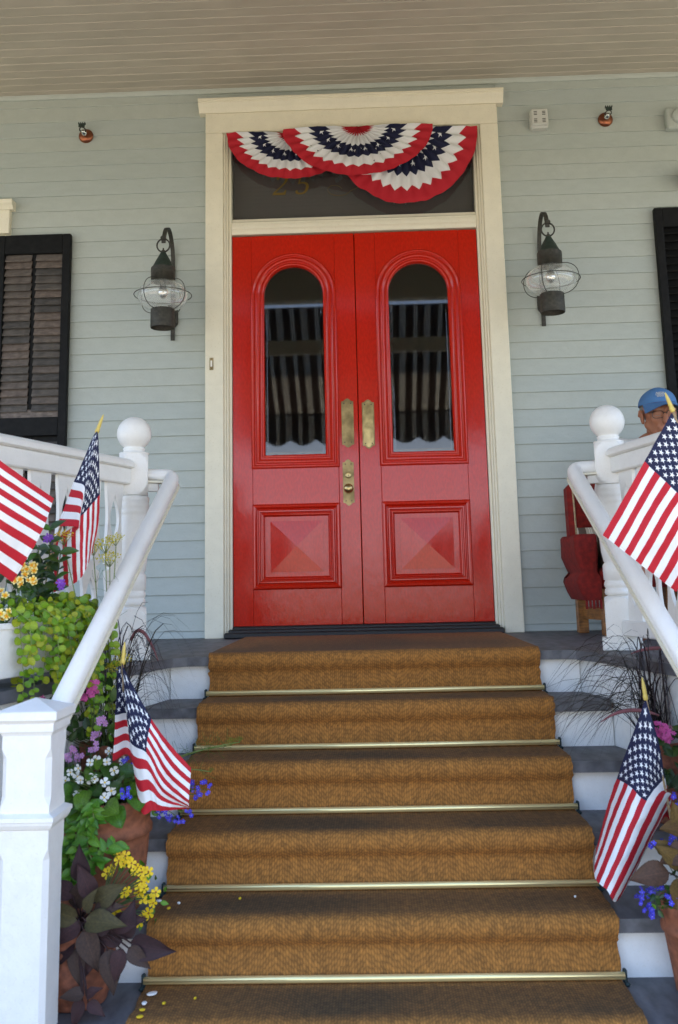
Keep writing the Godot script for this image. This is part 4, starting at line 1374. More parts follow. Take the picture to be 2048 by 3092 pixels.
# ---------------------------------------------------------------- chair and cushion
func make_chair() -> void:
	M.red_cloth = mat(lin(0.30, 0.012, 0.006), 0.9, {tex = "rough", nrm = "grit", ns = 0.25, scale = Vector3(6, 6, 6)})
	var t := thing("armchair", "low wooden armchair in a red cloth cover, standing against the wall", "chair", Vector3(1.30, 0, 0.34))
	var N := FastNoiseLite.new()
	N.frequency = 6.0
	# back with rounded top
	var st := S()
	box(st, Vector3(-0.25, 0.26, -0.22), Vector3(0.25, 0.752, -0.10), 0.022)
	part("backrest", done(st), M.red_cloth, t, Transform3D(Basis(Vector3.RIGHT, -0.05), Vector3.ZERO))
	st = S(true)
	tube(st, [Vector3(-0.222, 0.30, -0.104), Vector3(-0.224, 0.60, -0.119), Vector3(-0.226, 0.740, -0.130), Vector3(-0.2, 0.755, -0.135)], 0.005, 8)
	part("piping", done(st), M.pine, t)
	part("seat", box_mesh(Vector3(-0.19, 0.22, -0.14), Vector3(0.19, 0.315, 0.20), 0.02), M.red_cloth, t)
	for s in [-1.0, 1.0]:
		# arm covered to the floor rail, flaring into a fringed skirt
		var secs := [[0.472, 0.200, 0.283, -0.004], [0.462, 0.195, 0.290, 0.0], [0.37, 0.195, 0.290, 0.0], [0.335, 0.198, 0.278, 0.0], [0.295, 0.200, 0.262, 0.0], [0.270, 0.190, 0.285, 0.010], [0.25, 0.185, 0.290, 0.014], [0.20, 0.185, 0.272, 0.010], [0.165, 0.190, 0.255, 0.0]]
		st = S(true)
		for i in secs.size() - 1:
			var rr := []
			for k in 2:
				var q: Array = secs[i + k]
				var o: float = q[3]
				var ring := []
				var cs := [Vector3(s * q[1], q[0], -0.18), Vector3(s * q[2], q[0], -0.18), Vector3(s * q[2], q[0], 0.19 + o), Vector3(s * q[1], q[0], 0.19 + o)]
				for e in 4:
					for m in 6:
						var p: Vector3 = cs[e].lerp(cs[(e + 1) % 4], m / 6.0)
						var w := N.get_noise_3d(p.x, p.y * 0.6, p.z) * 0.007
						ring.append(p + Vector3(s * w, 0 if i + k > 1 else w * 0.3, w))
				rr.append(ring)
			for m in 24:
				face(st, [rr[0][m], rr[0][(m + 1) % 24], rr[1][(m + 1) % 24], rr[1][m]], Vector3(s * 0.255, 0.3, 0.0))
			if i == 0:
				face(st, rr[0], Vector3(s * 0.25, 0.3, 0))
		var arm := part("arm_cover", done(st), M.red_cloth, t)
		for k in 5:
			var x := 0.193 + k * 0.0165
			part("fringe_tab", box_mesh(Vector3(s * x - 0.0058, 0.126 + 0.004 * (k % 2), 0.183), Vector3(s * x + 0.0058, 0.168, 0.190), 0.001), M.red_cloth, arm)
	for s in [-1.0, 1.0]:
		for q in [[0.212, -0.15], [0.15, 0.11]]:
			part("leg", box_mesh(Vector3(s * q[0] - 0.026, 0.001, q[1] - 0.024), Vector3(s * q[0] + 0.026, 0.22, q[1] + 0.024), 0.004), M.oak, t)
	part("floor_rail", box_mesh(Vector3(-0.123, 0.075, 0.09), Vector3(0.123, 0.135, 0.12), 0.003), M.oak, t)
	for s in [-1.0, 1.0]:
		var fr := S()
		member(fr, Vector3(s * 0.20, 0.10, -0.125), Vector3(s * 0.155, 0.10, 0.085), [Vector2(-0.012, -0.03), Vector2(0.012, -0.03), Vector2(0.012, 0.03), Vector2(-0.012, 0.03)])
		part("side_rail", done(fr), M.oak, t)
	var c := thing("cushion", "beige and brown striped cushion on the red armchair", "cushion", Vector3(1.155, 0.315, 0.32))
	var tk := mat(Color.WHITE, 0.9)
	tk.albedo_texture = T.ticking
	var f := func(u: float, v: float) -> Vector3:
		var x := (u - 0.5) * 0.17
		var y := v * 0.205
		return Vector3(x, y, 0.035 * pow(abs(sin(u * PI) * sin(v * PI)), 0.45))
	var g := func(u: float, v: float) -> Vector3:
		var q: Vector3 = f.call(1.0 - u, v)
		return Vector3(q.x, q.y, -q.z)
	var tb := Transform3D(Basis(Vector3.RIGHT, -0.25), Vector3.ZERO)
	part("front", sheet(16, 12, f), tk, c, tb)
	part("rear", sheet(16, 12, g), tk, c, tb)

# ---------------------------------------------------------------- leaves and flowers
# a leaf along +z, one metre long: w = [t, half width] pairs
func leaf_mesh(w: Array, fold: float, curl: float, wavy := 0.0) -> ArrayMesh:
	var st := S(true)
	var n := 9
	for i in n + 1:
		var t := float(i) / n
		var j := 0
		while j < w.size() - 2 and w[j + 1][0] < t: j += 1
		var q: float = (t - w[j][0]) / (w[j + 1][0] - w[j][0])
		var h: float = lerp(w[j][1], w[j + 1][1], q)
		for k in 5:
			var s := (k - 2) / 2.0
			var y := -curl * t * t + h * fold * pow(abs(s), 1.4) + wavy * 3.0 * s * s * sin(t * 14.0 + s * 2.0) - 0.02 * curl * cos(s * 3.0)
			st.set_uv(Vector2(s * 0.5 + 0.5, t))
			st.add_vertex(Vector3(s * h, y, t + 0.04 * s * s * (1.0 - 2.0 * t) * -1.0))
	for i in n:
		for k in 4:
			var a := i * 5 + k
			for v in [a, a + 5, a + 6, a, a + 6, a + 1]: st.add_index(v)
	st.generate_normals()
	return st.commit()

func orient(dir: Vector3, nrm: Vector3, size: float, pos: Vector3) -> Transform3D:
	var z := dir.normalized()
	var x := nrm.cross(z)
	if x.length() < 0.01: x = Vector3.RIGHT.cross(z)
	x = x.normalized()
	return Transform3D(Basis(x, z.cross(x), z).scaled(Vector3.ONE * size), pos)

func rv(a: float) -> Vector3:
	return Vector3(rng.randf_range(-a, a), rng.randf_range(-a, a), rng.randf_range(-a, a))

# a flower facing +y, one metre across: petals with their own colour, and an eye
func flower_mesh(n: int, petal: Color, eye: Color, eye_r: float, wide: float, cup: float, blotch := Color(-1, 0, 0)) -> ArrayMesh:
	var st := S(true)
	for k in n:
		var a := TAU * k / n
		var d := Vector3(cos(a), 0, sin(a))
		var s := Vector3(-sin(a), 0, cos(a))
		var pts := [[0.06, 0.05, 0.0], [0.22, wide * 0.7, cup * 0.3], [0.38, wide, cup * 0.75], [0.48, wide * 0.62, cup], [0.5, 0.02, cup * 1.02]]
		for i in pts.size() - 1:
			var p := []
			for g in [[i, -1.0], [i + 1, -1.0], [i + 1, 1.0], [i, 1.0]]:
				var q: Array = pts[g[0]]
				p.append([d * q[0] + s * q[1] * g[1] + Vector3(0, q[2] + 0.002 * k, 0), blotch if blotch.r >= 0 and q[0] < 0.3 else petal])
			for v in [0, 1, 2, 0, 2, 3]:
				st.set_color(p[v][1])
				st.add_vertex(p[v][0])
	for k in 8:
		for v in [[0.0, 0.0], [eye_r, TAU * k / 8.0], [eye_r, TAU * (k + 1) / 8.0]]:
			st.set_color(eye)
			st.add_vertex(Vector3(v[0] * cos(v[1]), 0.10 if v[0] == 0.0 else 0.03, v[0] * sin(v[1])))
	return done(st)

func stems(paths: Array, r: float, m: Material, parent: Node, called := "stem") -> void:
	var st := S(true)
	for p in paths: tube(st, p, r, 5)
	part(called, done(st), m, parent)

func arc(a: Vector3, b: Vector3, bulge: Vector3, n := 8) -> Array:
	var o := []
	for i in n + 1:
		var t := float(i) / n
		o.append(a.lerp(b, t) + bulge * 4.0 * t * (1 - t))
	return o

func make_leaf_kit() -> void:
	# leaf blade: paler midrib and side veins on mottled green
	var li := Image.create(128, 192, false, Image.FORMAT_RGB8)
	var ln := FastNoiseLite.new()
	ln.frequency = 0.05
	ln.fractal_octaves = 3
	for y in 192:
		for x in 128:
			var s: float = abs(x - 63.5) / 64.0
			var t := y / 192.0
			var v := 0.80 + 0.16 * ln.get_noise_2d(x, y)
			var side := fposmod((t - s * 0.22) * 8.0, 1.0)
			v += 0.16 * smoothstep(0.035, 0.0, s - 0.01)
			v += 0.09 * smoothstep(0.12, 0.0, abs(side - 0.5)) * (1.0 - s)
			v -= 0.12 * smoothstep(0.88, 1.0, s)
			v = clamp(v, 0.3, 1.0)
			li.set_pixel(x, y, Color(v, v, v * 0.97))
	T.leaf = ImageTexture.create_from_image(li)
	var lf := func(r: float, g: float, b: float, ro := 0.5) -> StandardMaterial3D:
		var m := mat(lin(r, g, b), ro, {tex = "leaf", uv = true, scale = Vector3(1, 1, 1)})
		m.cull_mode = BaseMaterial3D.CULL_DISABLED
		m.backlight_enabled = true
		m.backlight = lin(r * 0.6, g * 0.6, b * 0.4)
		return m
	M.jenny = [lf.call(0.30, 0.52, 0.016), lf.call(0.42, 0.58, 0.016), lf.call(0.20, 0.40, 0.014), lf.call(0.54, 0.58, 0.02)]
	M.mint = [lf.call(0.13, 0.36, 0.018), lf.call(0.19, 0.43, 0.024), lf.call(0.08, 0.25, 0.014)]
	M.begonia = [lf.call(0.10, 0.24, 0.02, 0.35), lf.call(0.16, 0.32, 0.028, 0.35), lf.call(0.06, 0.16, 0.025, 0.35)]
	M.darkleaf = [lf.call(0.03, 0.075, 0.018, 0.4), lf.call(0.045, 0.11, 0.02, 0.4), lf.call(0.075, 0.15, 0.02, 0.4)]
	M.potato = [lf.call(0.062, 0.019, 0.020, 0.75), lf.call(0.072, 0.036, 0.024, 0.75), lf.call(0.044, 0.013, 0.016, 0.75), lf.call(0.095, 0.074, 0.022, 0.75)]
	M.coleus = [lf.call(0.17, 0.085, 0.018, 0.7), lf.call(0.21, 0.12, 0.022, 0.7), lf.call(0.12, 0.055, 0.028, 0.7), lf.call(0.21, 0.18, 0.02, 0.7)]
	M.grass = lf.call(0.035, 0.030, 0.020, 0.5)
	M.grass2 = lf.call(0.05, 0.028, 0.034, 0.5)
	M.stem = mat(lin(0.06, 0.10, 0.02), 0.6)
	M.stem_pale = mat(lin(0.16, 0.22, 0.05), 0.6)
	M.plume = mat(lin(0.22, 0.08, 0.085), 0.9)
	M.umbel = mat(lin(0.52, 0.45, 0.03), 0.7)
	M.umbel2 = mat(lin(0.62, 0.42, 0.01), 0.7)
	var fl := mat(Color.WHITE, 0.6)
	fl.vertex_color_use_as_albedo = true
	fl.cull_mode = BaseMaterial3D.CULL_DISABLED
	fl.backlight_enabled = true
	fl.backlight = Color(0.3, 0.3, 0.3)
	M.flower = fl
	M.round = leaf_mesh([[0.0, 0.05], [0.1, 0.28], [0.3, 0.46], [0.55, 0.5], [0.8, 0.38], [0.95, 0.18], [1.0, 0.01]], 0.18, 0.12)
	M.ovate = leaf_mesh([[0.0, 0.02], [0.12, 0.16], [0.35, 0.30], [0.6, 0.27], [0.82, 0.14], [1.0, 0.0]], 0.3, 0.25)
	M.shell = leaf_mesh([[0.0, 0.10], [0.12, 0.36], [0.32, 0.48], [0.58, 0.46], [0.8, 0.32], [0.94, 0.15], [1.0, 0.01]], 0.25, 0.3, 0.008)
	M.lobed = leaf_mesh([[0.0, 0.03], [0.06, 0.17], [0.16, 0.27], [0.28, 0.31], [0.44, 0.29], [0.62, 0.22], [0.82, 0.10], [1.0, 0.0]], 0.22, 0.35, 0.006)
	M.coleaf = leaf_mesh([[0.0, 0.02], [0.1, 0.2], [0.25, 0.32], [0.42, 0.35], [0.6, 0.29], [0.8, 0.17], [0.93, 0.07], [1.0, 0.0]], 0.25, 0.3, 0.010)
	M.f_yellow = flower_mesh(5, Color(0.88, 0.58, 0.005), Color(0.35, 0.13, 0.005), 0.10, 0.17, 0.05)
	M.f_nemesia = flower_mesh(5, Color(0.85, 0.76, 0.34), Color(0.80, 0.26, 0.005), 0.13, 0.19, 0.12, Color(0.85, 0.48, 0.01))
	M.f_begonia = flower_mesh(4, Color(0.78, 0.78, 0.72), Color(0.75, 0.52, 0.03), 0.11, 0.24, 0.12)
	M.f_pink = flower_mesh(5, Color(0.60, 0.09, 0.30), Color(0.45, 0.03, 0.15), 0.06, 0.18, 0.06)
	M.f_mauve = flower_mesh(5, Color(0.55, 0.26, 0.52), Color(0.6, 0.35, 0.1), 0.07, 0.19, 0.1)
	M.f_blue = flower_mesh(5, Color(0.07, 0.055, 0.60), Color(0.6, 0.6, 0.75), 0.06, 0.17, 0.08)
	M.f_purple = flower_mesh(5, Color(0.20, 0.05, 0.42), Color(0.5, 0.3, 0.6), 0.06, 0.17, 0.1)

func leaf(parent: Node, mesh: Mesh, kinds: Array, pos: Vector3, dir: Vector3, nrm: Vector3, size: float) -> void:
	part("leaf", mesh, kinds[rng.randi() % kinds.size()], parent, orient(dir, nrm, size, pos - parent.position))

func bloom(parent: Node, mesh: Mesh, pos: Vector3, up: Vector3, size: float) -> void:
	var y := up.normalized()
	var x := y.cross(Vector3(0.31, 0.2, 0.93) + rv(0.3)).normalized()
	part("flower", mesh, M.flower, parent, Transform3D(Basis(x, y, x.cross(y)).scaled(Vector3.ONE * size), pos - parent.position))

const TO_EYE := Vector3(0.15, 0.25, 0.95)

# ---------------------------------------------------------------- pots
func make_pot(at: Vector3, r: float, h: float, m: Material, label: String, belly := 0.0) -> void:
	var t := thing("terracotta_pot", label, "pot", at, 0.0, "terracotta flower pots")
	var rb := r * 0.76
	var prof := [Vector2(0, 0.001), Vector2(rb * 0.96, 0.001), Vector2(rb, 0.006)]
	for i in 9:
		var q := i / 8.0
		prof.append(Vector2(lerp(rb, r * 0.93, q) + belly * sin(q * PI), lerp(0.01, h * 0.66, q)))
	prof.append_array([Vector2(r * 0.945, h * 0.665), Vector2(r * 0.99, h * 0.685), Vector2(r * 0.995, h * 0.73), Vector2(r * 0.955, h * 0.752), Vector2(r * 0.945, h * 0.775), Vector2(r * 0.955, h * 0.86), Vector2(r, h * 0.90), Vector2(r, h * 0.985), Vector2(r * 0.985, h), Vector2(r * 0.92, h), Vector2(r * 0.90, h * 0.97), Vector2(r * 0.88, h * 0.80)])
	part("body", lathe_mesh(prof, 44), m, t)
	part("soil", lathe_mesh([Vector2(r * 0.895, h * 0.86), Vector2(r * 0.5, h * 0.90), Vector2(0, h * 0.91)], 28), M.soil, t)

func make_planter(c: Vector3, yaw: float, label: String) -> void:
	var t := thing("planter_box", label, "planter", c, yaw, "white planter boxes on the deck edge")
	var st := S()
	for s in [-1.0, 1.0]:
		box(st, Vector3(s * 0.065 - 0.006, 0.03, -0.28), Vector3(s * 0.065 + 0.006, 0.182, 0.28), 0.003)
		box(st, Vector3(-0.0588, 0.03, s * 0.274 - 0.006), Vector3(0.0588, 0.182, s * 0.274 + 0.006), 0.002)
	box(st, Vector3(-0.0588, 0.031, -0.2675), Vector3(0.0588, 0.04, 0.2675))
	part("box", done(st), M.white, t)
	part("rim", box_mesh(Vector3(0.0712, 0.165, -0.283), Vector3(0.078, 0.184, 0.283), 0.003), M.white, t)
	for z in [-0.22, 0.22]:
		part("foot", box_mesh(Vector3(-0.05, 0.001, z - 0.02), Vector3(0.05, 0.0295, z + 0.02), 0.003), M.deck, t)
	part("soil", box_mesh(Vector3(-0.0585, 0.041, -0.2672), Vector3(0.0585, 0.165, 0.2672), 0.01), M.soil, t)

# ---------------------------------------------------------------- plants
func strand_plant(t: Node, path: Array, gap: float, mesh: Mesh, kinds: Array, size: float, out: Vector3) -> void:
	var acc := 0.0
	for i in path.size() - 1:
		var a: Vector3 = path[i]
		var b: Vector3 = path[i + 1]
		var L := a.distance_to(b)
		while acc < L:
			var p := a.lerp(b, acc / L)
			var d := (b - a).normalized()
			var side := d.cross(out).normalized()
			for s in [-1.0, 1.0]:
				leaf(t, mesh, kinds, p + rv(0.004), side * s + d * 0.5 + out * 0.3 + rv(0.35), out + Vector3(0, 0.35, 0) + rv(0.45), size * rng.randf_range(0.7, 1.15))
			acc += gap * rng.randf_range(0.8, 1.25)
		acc -= L

func make_plants() -> void:
	make_leaf_kit()
	var n := Vector3(0.95, 0, 0.31)
	var along := Vector3(-0.31, 0, 0.95)
	var bc := Vector3(-1.03, 0, 2.2)
	make_planter(bc, atan2(-0.31, 0.95), "white planter box overgrown with lime green creeper, on the deck edge")
	make_planter(Vector3(1.17, 0, 2.40), atan2(0.19, 0.98), "white planter box holding the spread flag")
	# creeping jenny spilling over the planter
	var t := thing("creeper", "lime green round leaved creeper spilling over the white planter", "plant", bc + Vector3(0, 0.17, 0))
	var lines := []
	for k in 32:
		var s := rng.randf_range(-0.30, 0.10)
		var drop := rng.randf_range(0.05, 0.36) * (1.05 if s < -0.1 else 0.9)
		var a := bc + along * s + n * rng.randf_range(-0.03, 0.05) + Vector3(0, rng.randf_range(0.18, 0.25), 0)
		var e := bc + along * (s + rng.randf_range(-0.05, 0.05)) + n * rng.randf_range(0.085, 0.16) + Vector3(0, 0.185, 0)
		var f := e + n * rng.randf_range(0.0, 0.03) + Vector3(0, -drop, 0) + along * rng.randf_range(-0.03, 0.02)
		var p := [a, a.lerp(e, 0.5) + Vector3(0, 0.03, 0), e + Vector3(0, 0.005, 0), e.lerp(f, 0.5) + n * 0.012, f]
		lines.append([a - t.position, p[1] - t.position, p[2] - t.position, p[3] - t.position, f - t.position])
		strand_plant(t, p, 0.030, M.round, M.jenny, 0.023, n * 0.8 + TO_EYE * 0.5)
	for q in [[Vector3(-0.865, 0.10, 2.10), Vector3(-0.80, 0.055, 2.08)], [Vector3(-0.99, 0.02, 2.25), Vector3(-0.985, -0.075, 2.26)], [Vector3(-0.90, 0.03, 2.12), Vector3(-0.862, -0.06, 2.12)]]:
		strand_plant(t, [q[0], q[1]], 0.03, M.round, [M.jenny[1], M.jenny[3]], 0.027, TO_EYE)
		lines.append([q[0] - t.position, q[1] - t.position])
	stems(lines, 0.0013, M.stem_pale, t)
	# cream and yellow nemesia
	t = thing("nemesia", "nemesia with cream and yellow flowers behind the lime creeper", "plant", bc + Vector3(0, 0.17, 0.05))
	lines = []
	for c in [[Vector3(-1.030, 0.352, 2.26), 10], [Vector3(-0.995, 0.345, 2.26), 9], [Vector3(-0.962, 0.334, 2.26), 9], [Vector3(-0.985, 0.300, 2.27), 4], [Vector3(-0.965, 0.295, 2.27), 3], [Vector3(-1.045, 0.262, 2.29), 6], [Vector3(-1.022, 0.205, 2.31), 9], [Vector3(-1.05, 0.205, 2.31), 6]]:
		var root := bc + along * 0.05 + Vector3(rng.randf_range(-0.03, 0.03), 0.17, 0)
		lines.append(arc(root - t.position, c[0] - t.position, Vector3(0.01, 0.02, 0.01)))
		for k in c[1]:
			bloom(t, M.f_nemesia, c[0] + Vector3(rng.randf_range(-0.022, 0.022), rng.randf_range(-0.014, 0.014), rng.randf_range(-0.01, 0.02)), TO_EYE + Vector3(0, 0.1, 0) + rv(0.4), rng.randf_range(0.019, 0.026))
		for k in 7:
			leaf(t, M.ovate, M.darkleaf, c[0] + Vector3(rng.randf_range(-0.03, 0.03), rng.randf_range(-0.06, -0.015), 0), rv(1.0), TO_EYE + rv(0.5), 0.026)
	stems(lines, 0.0014, M.stem, t)
	# leafy upright stems with purple flowers
	t = thing("leafy_stems", "upright dark green stems with purple flowers by the leaning flag stick", "plant", bc + Vector3(0.04, 0.17, -0.10))
	lines = []
	for g in [[Vector3(-0.935, 0.455, 2.17), 7], [Vector3(-0.965, 0.40, 2.19), 6], [Vector3(-0.905, 0.385, 2.16), 6], [Vector3(-0.99, 0.36, 2.2), 5]]:
		var root := t.position + rv(0.02) * Vector3(1, 0, 1)
		var p := arc(root, g[0], Vector3(0.012, 0.0, 0.0))
		lines.append(arc(root - t.position, g[0] - t.position, Vector3(0.012, 0, 0)))
		for k in range(2, 9):
			for s in [-1.0, 1.0]:
				leaf(t, M.ovate, M.darkleaf + [M.mint[2]], p[k], Vector3(s, 0.5, 0.3) + rv(0.5), Vector3(0, 0.7, 0.7) + rv(0.3), rng.randf_range(0.035, 0.055))
	for q in [Vector3(-0.932, 0.432, 2.19), Vector3(-0.895, 0.288, 2.2), Vector3(-1.01, 0.33, 2.23)]:
		for k in 3: bloom(t, M.f_purple, q + rv(0.008), TO_EYE + rv(0.4), 0.024)
	stems(lines, 0.002, M.stem, t)
	# rear pots by the upper treads, with fountain grass, fennel and dark foliage
	make_pot(Vector3(-0.795, -RISE * 3, 1.885), 0.115, 0.27, M.terracotta2, "terracotta pot of purple grass behind the pot of white begonias")
	make_pot(Vector3(0.945, -RISE * 3, 1.885), 0.068, 0.24, M.terracotta2, "terracotta pot of purple grass behind the cone shaped flag")
	make_grass("fountain_grass", "purple fountain grass and thin dark blades around the folded flag", Vector3(-0.80, -0.235, 1.89), -1.0)
	make_grass("fountain_grass", "purple fountain grass arching over the white risers beside the cone shaped flag", Vector3(0.93, -0.235, 1.90), 1.0)
	make_fennel()
	t = thing("dark_foliage", "dark leafy plant with lime sprigs behind the stout square post", "plant", Vector3(-0.82, -0.24, 1.93))
	lines = []
	for k in 120:
		var q := Vector3(rng.randf_range(-0.92, -0.74), rng.randf_range(-0.25, 0.03), rng.randf_range(1.93, 2.08))
		if q.x > -0.78 and q.y > -0.06: continue
		leaf(t, M.ovate, M.darkleaf if rng.randf() < 0.8 else M.mint, q, rv(1.0) + Vector3(0, 0.2, 0.2), TO_EYE + rv(0.7), rng.randf_range(0.025, 0.045))
		if k % 3 == 0: lines.append(arc(Vector3.ZERO, q - t.position, rv(0.02), 5))
	stems(lines, 0.0012, M.stem, t)
	for g in [[-1.0, Vector3(-0.96, -0.035, 2.16), Vector3(-1.01, -0.055, 2.16)], [1.0, Vector3(-0.815, -0.022, 2.10), Vector3(-0.83, -0.04, 2.1)]]:
		t = thing("pink_phlox", "pink phlox heads %s" % ("hanging under the white planter" if g[0] < 0 else "beside the handrail, over the dark leafy plant"), "plant", g[1] - Vector3(0, 0.1, 0))
		lines = []
		for q in [g[1], g[2]]:
			lines.append(arc(Vector3(0, -0.04, 0), q - t.position, Vector3(0.01, 0, 0.01), 5))
			for k in 14:
				bloom(t, M.f_pink, q + rv(0.020), TO_EYE + rv(0.6), rng.randf_range(0.014, 0.02))
		for k in 12:
			leaf(t, M.ovate, M.mint, g[1] + Vector3(rng.randf_range(-0.08, 0.05), rng.randf_range(-0.08, 0.05), -0.02), rv(1), TO_EYE + rv(0.5), 0.03)
		stems(lines, 0.0015, M.stem, t)
	# pot of white begonias
	make_pot(Vector3(-0.765, -RISE * 4, 2.135), 0.145, 0.312, M.terracotta, "largest terracotta pot, planted with white begonias", 0.004)
	var pc := Vector3(-0.765, -0.345, 2.135)
	t = thing("begonia", "white begonias with glossy round leaves in the largest terracotta pot", "plant", pc)
	lines = []
	for k in 74:
		var a := rng.randf() * TAU
		var r := sqrt(rng.randf()) * 0.15
		var q := pc + Vector3(cos(a) * r, 0.02 + 0.10 * (1.0 - r / 0.18) * rng.randf() + 0.02, sin(a) * r)
		if r > 0.11: q.y -= rng.randf() * 0.05
		leaf(t, M.shell, M.begonia, q, Vector3(cos(a), -0.25, sin(a)) + rv(0.5), Vector3(0, 0.6, 0.6) + Vector3(cos(a), 0, sin(a)) * 0.5 + rv(0.3), rng.randf_range(0.042, 0.068))
		if k % 2 == 0: lines.append(arc(Vector3(0, -0.04, 0), q - t.position, rv(0.01), 4))
	for q in [Vector3(-0.873, -0.284, 2.2), Vector3(-0.845, -0.245, 2.2), Vector3(-0.815, -0.238, 2.22), Vector3(-0.83, -0.265, 2.22), Vector3(-0.795, -0.225, 2.2), Vector3(-0.775, -0.255, 2.22), Vector3(-0.78, -0.215, 2.18), Vector3(-0.745, -0.222, 2.18), Vector3(-0.765, -0.265, 2.25), Vector3(-0.70, -0.225, 2.16), Vector3(-0.715, -0.248, 2.2), Vector3(-0.735, -0.275, 2.25), Vector3(-0.70, -0.285, 2.23), Vector3(-0.72, -0.288, 2.24), Vector3(-0.855, -0.312, 2.24), Vector3(-0.835, -0.325, 2.24), Vector3(-0.80, -0.272, 2.24), Vector3(-0.79, -0.262, 2.23), Vector3(-0.81, -0.29, 2.25), Vector3(-0.745, -0.205, 2.15), Vector3(-0.865, -0.265, 2.2), Vector3(-0.735, -0.30, 2.26)]:
		bloom(t, M.f_begonia, q + rv(0.010), TO_EYE + rv(0.5), rng.randf_range(0.022, 0.032))
		lines.append(arc(Vector3(0, 0, 0), q - t.position, Vector3(0, 0.01, 0), 4))
	stems(lines, 0.0018, M.stem_pale, t)
	t = thing("mauve_nemesia", "pale mauve flowers between the square post and the begonias", "plant", Vector3(-0.85, -0.33, 2.13))
	lines = []
	for q in [Vector3(-0.862, -0.205, 2.13), Vector3(-0.842, -0.215, 2.13), Vector3(-0.878, -0.225, 2.13), Vector3(-0.80, -0.19, 2.12), Vector3(-0.795, -0.165, 2.12), Vector3(-0.775, -0.12, 2.12)]:
		for k in 5: bloom(t, M.f_mauve, q + rv(0.012), TO_EYE + rv(0.5), 0.018)
		lines.append(arc(Vector3.ZERO, q - t.position, rv(0.01), 4))
	stems(lines, 0.0013, M.stem, t)
	make_lobelia("blue lobelia trailing from the begonia pot onto the runner", Vector3(-0.70, -0.34, 2.17), [Vector3(-0.69, -0.228, 2.17), Vector3(-0.672, -0.238, 2.18), Vector3(-0.675, -0.292, 2.24), Vector3(-0.665, -0.305, 2.24), Vector3(-0.495, -0.295, 2.16), Vector3(-0.47, -0.302, 2.16), Vector3(-0.452, -0.312, 2.16), Vector3(-0.478, -0.325, 2.16), Vector3(-0.492, -0.31, 2.15), Vector3(-0.50, -0.375, 2.17), Vector3(-0.535, -0.385, 2.17), Vector3(-0.56, -0.38, 2.17), Vector3(-0.585, -0.375, 2.18)])
	# bright green trailing mint on the pot side
	t = thing("trailing_mint", "bright green leafy trailer hanging down the largest terracotta pot", "plant", Vector3(-0.80, -0.35, 2.26))
	lines = []
	for g in [[Vector3(-0.79, -0.325, 2.27), Vector3(-0.815, -0.46, 2.30)], [Vector3(-0.765, -0.31, 2.28), Vector3(-0.758, -0.43, 2.31)], [Vector3(-0.755, -0.32, 2.285), Vector3(-0.735, -0.38, 2.30)], [Vector3(-0.83, -0.36, 2.25), Vector3(-0.83, -0.50, 2.29)], [Vector3(-0.80, -0.40, 2.29), Vector3(-0.765, -0.50, 2.31)], [Vector3(-0.76, -0.43, 2.3), Vector3(-0.735, -0.475, 2.31)], [Vector3(-0.735, -0.46, 2.3), Vector3(-0.685, -0.42, 2.3)], [Vector3(-0.81, -0.46, 2.29), Vector3(-0.79, -0.54, 2.32)], [Vector3(-0.78, -0.36, 2.285), Vector3(-0.80, -0.42, 2.3)]]:
		var p := arc(g[0], g[1], Vector3(0, 0, 0.012), 5)
		strand_plant(t, p, 0.016, M.ovate, M.mint, 0.040, TO_EYE + Vector3(0, 0.2, 0))
		lines.append(arc(g[0] - t.position, g[1] - t.position, Vector3(0, 0, 0.012), 5))
	stems(lines, 0.0016, M.stem_pale, t)
	# low pot with sweet potato vine and bidens
	make_pot(Vector3(-0.772, -RISE * 5, 2.345), 0.108, 0.20, M.terracotta2, "round bellied terracotta pot under dark purple leaves", 0.012)
	t = thing("sweet_potato_vine", "dark purple sweet potato vine with pointed leaves in the low pot", "plant", Vector3(-0.76, -0.61, 2.36))
	lines = []
	var base := Vector3(-0.75, -0.60, 2.38)
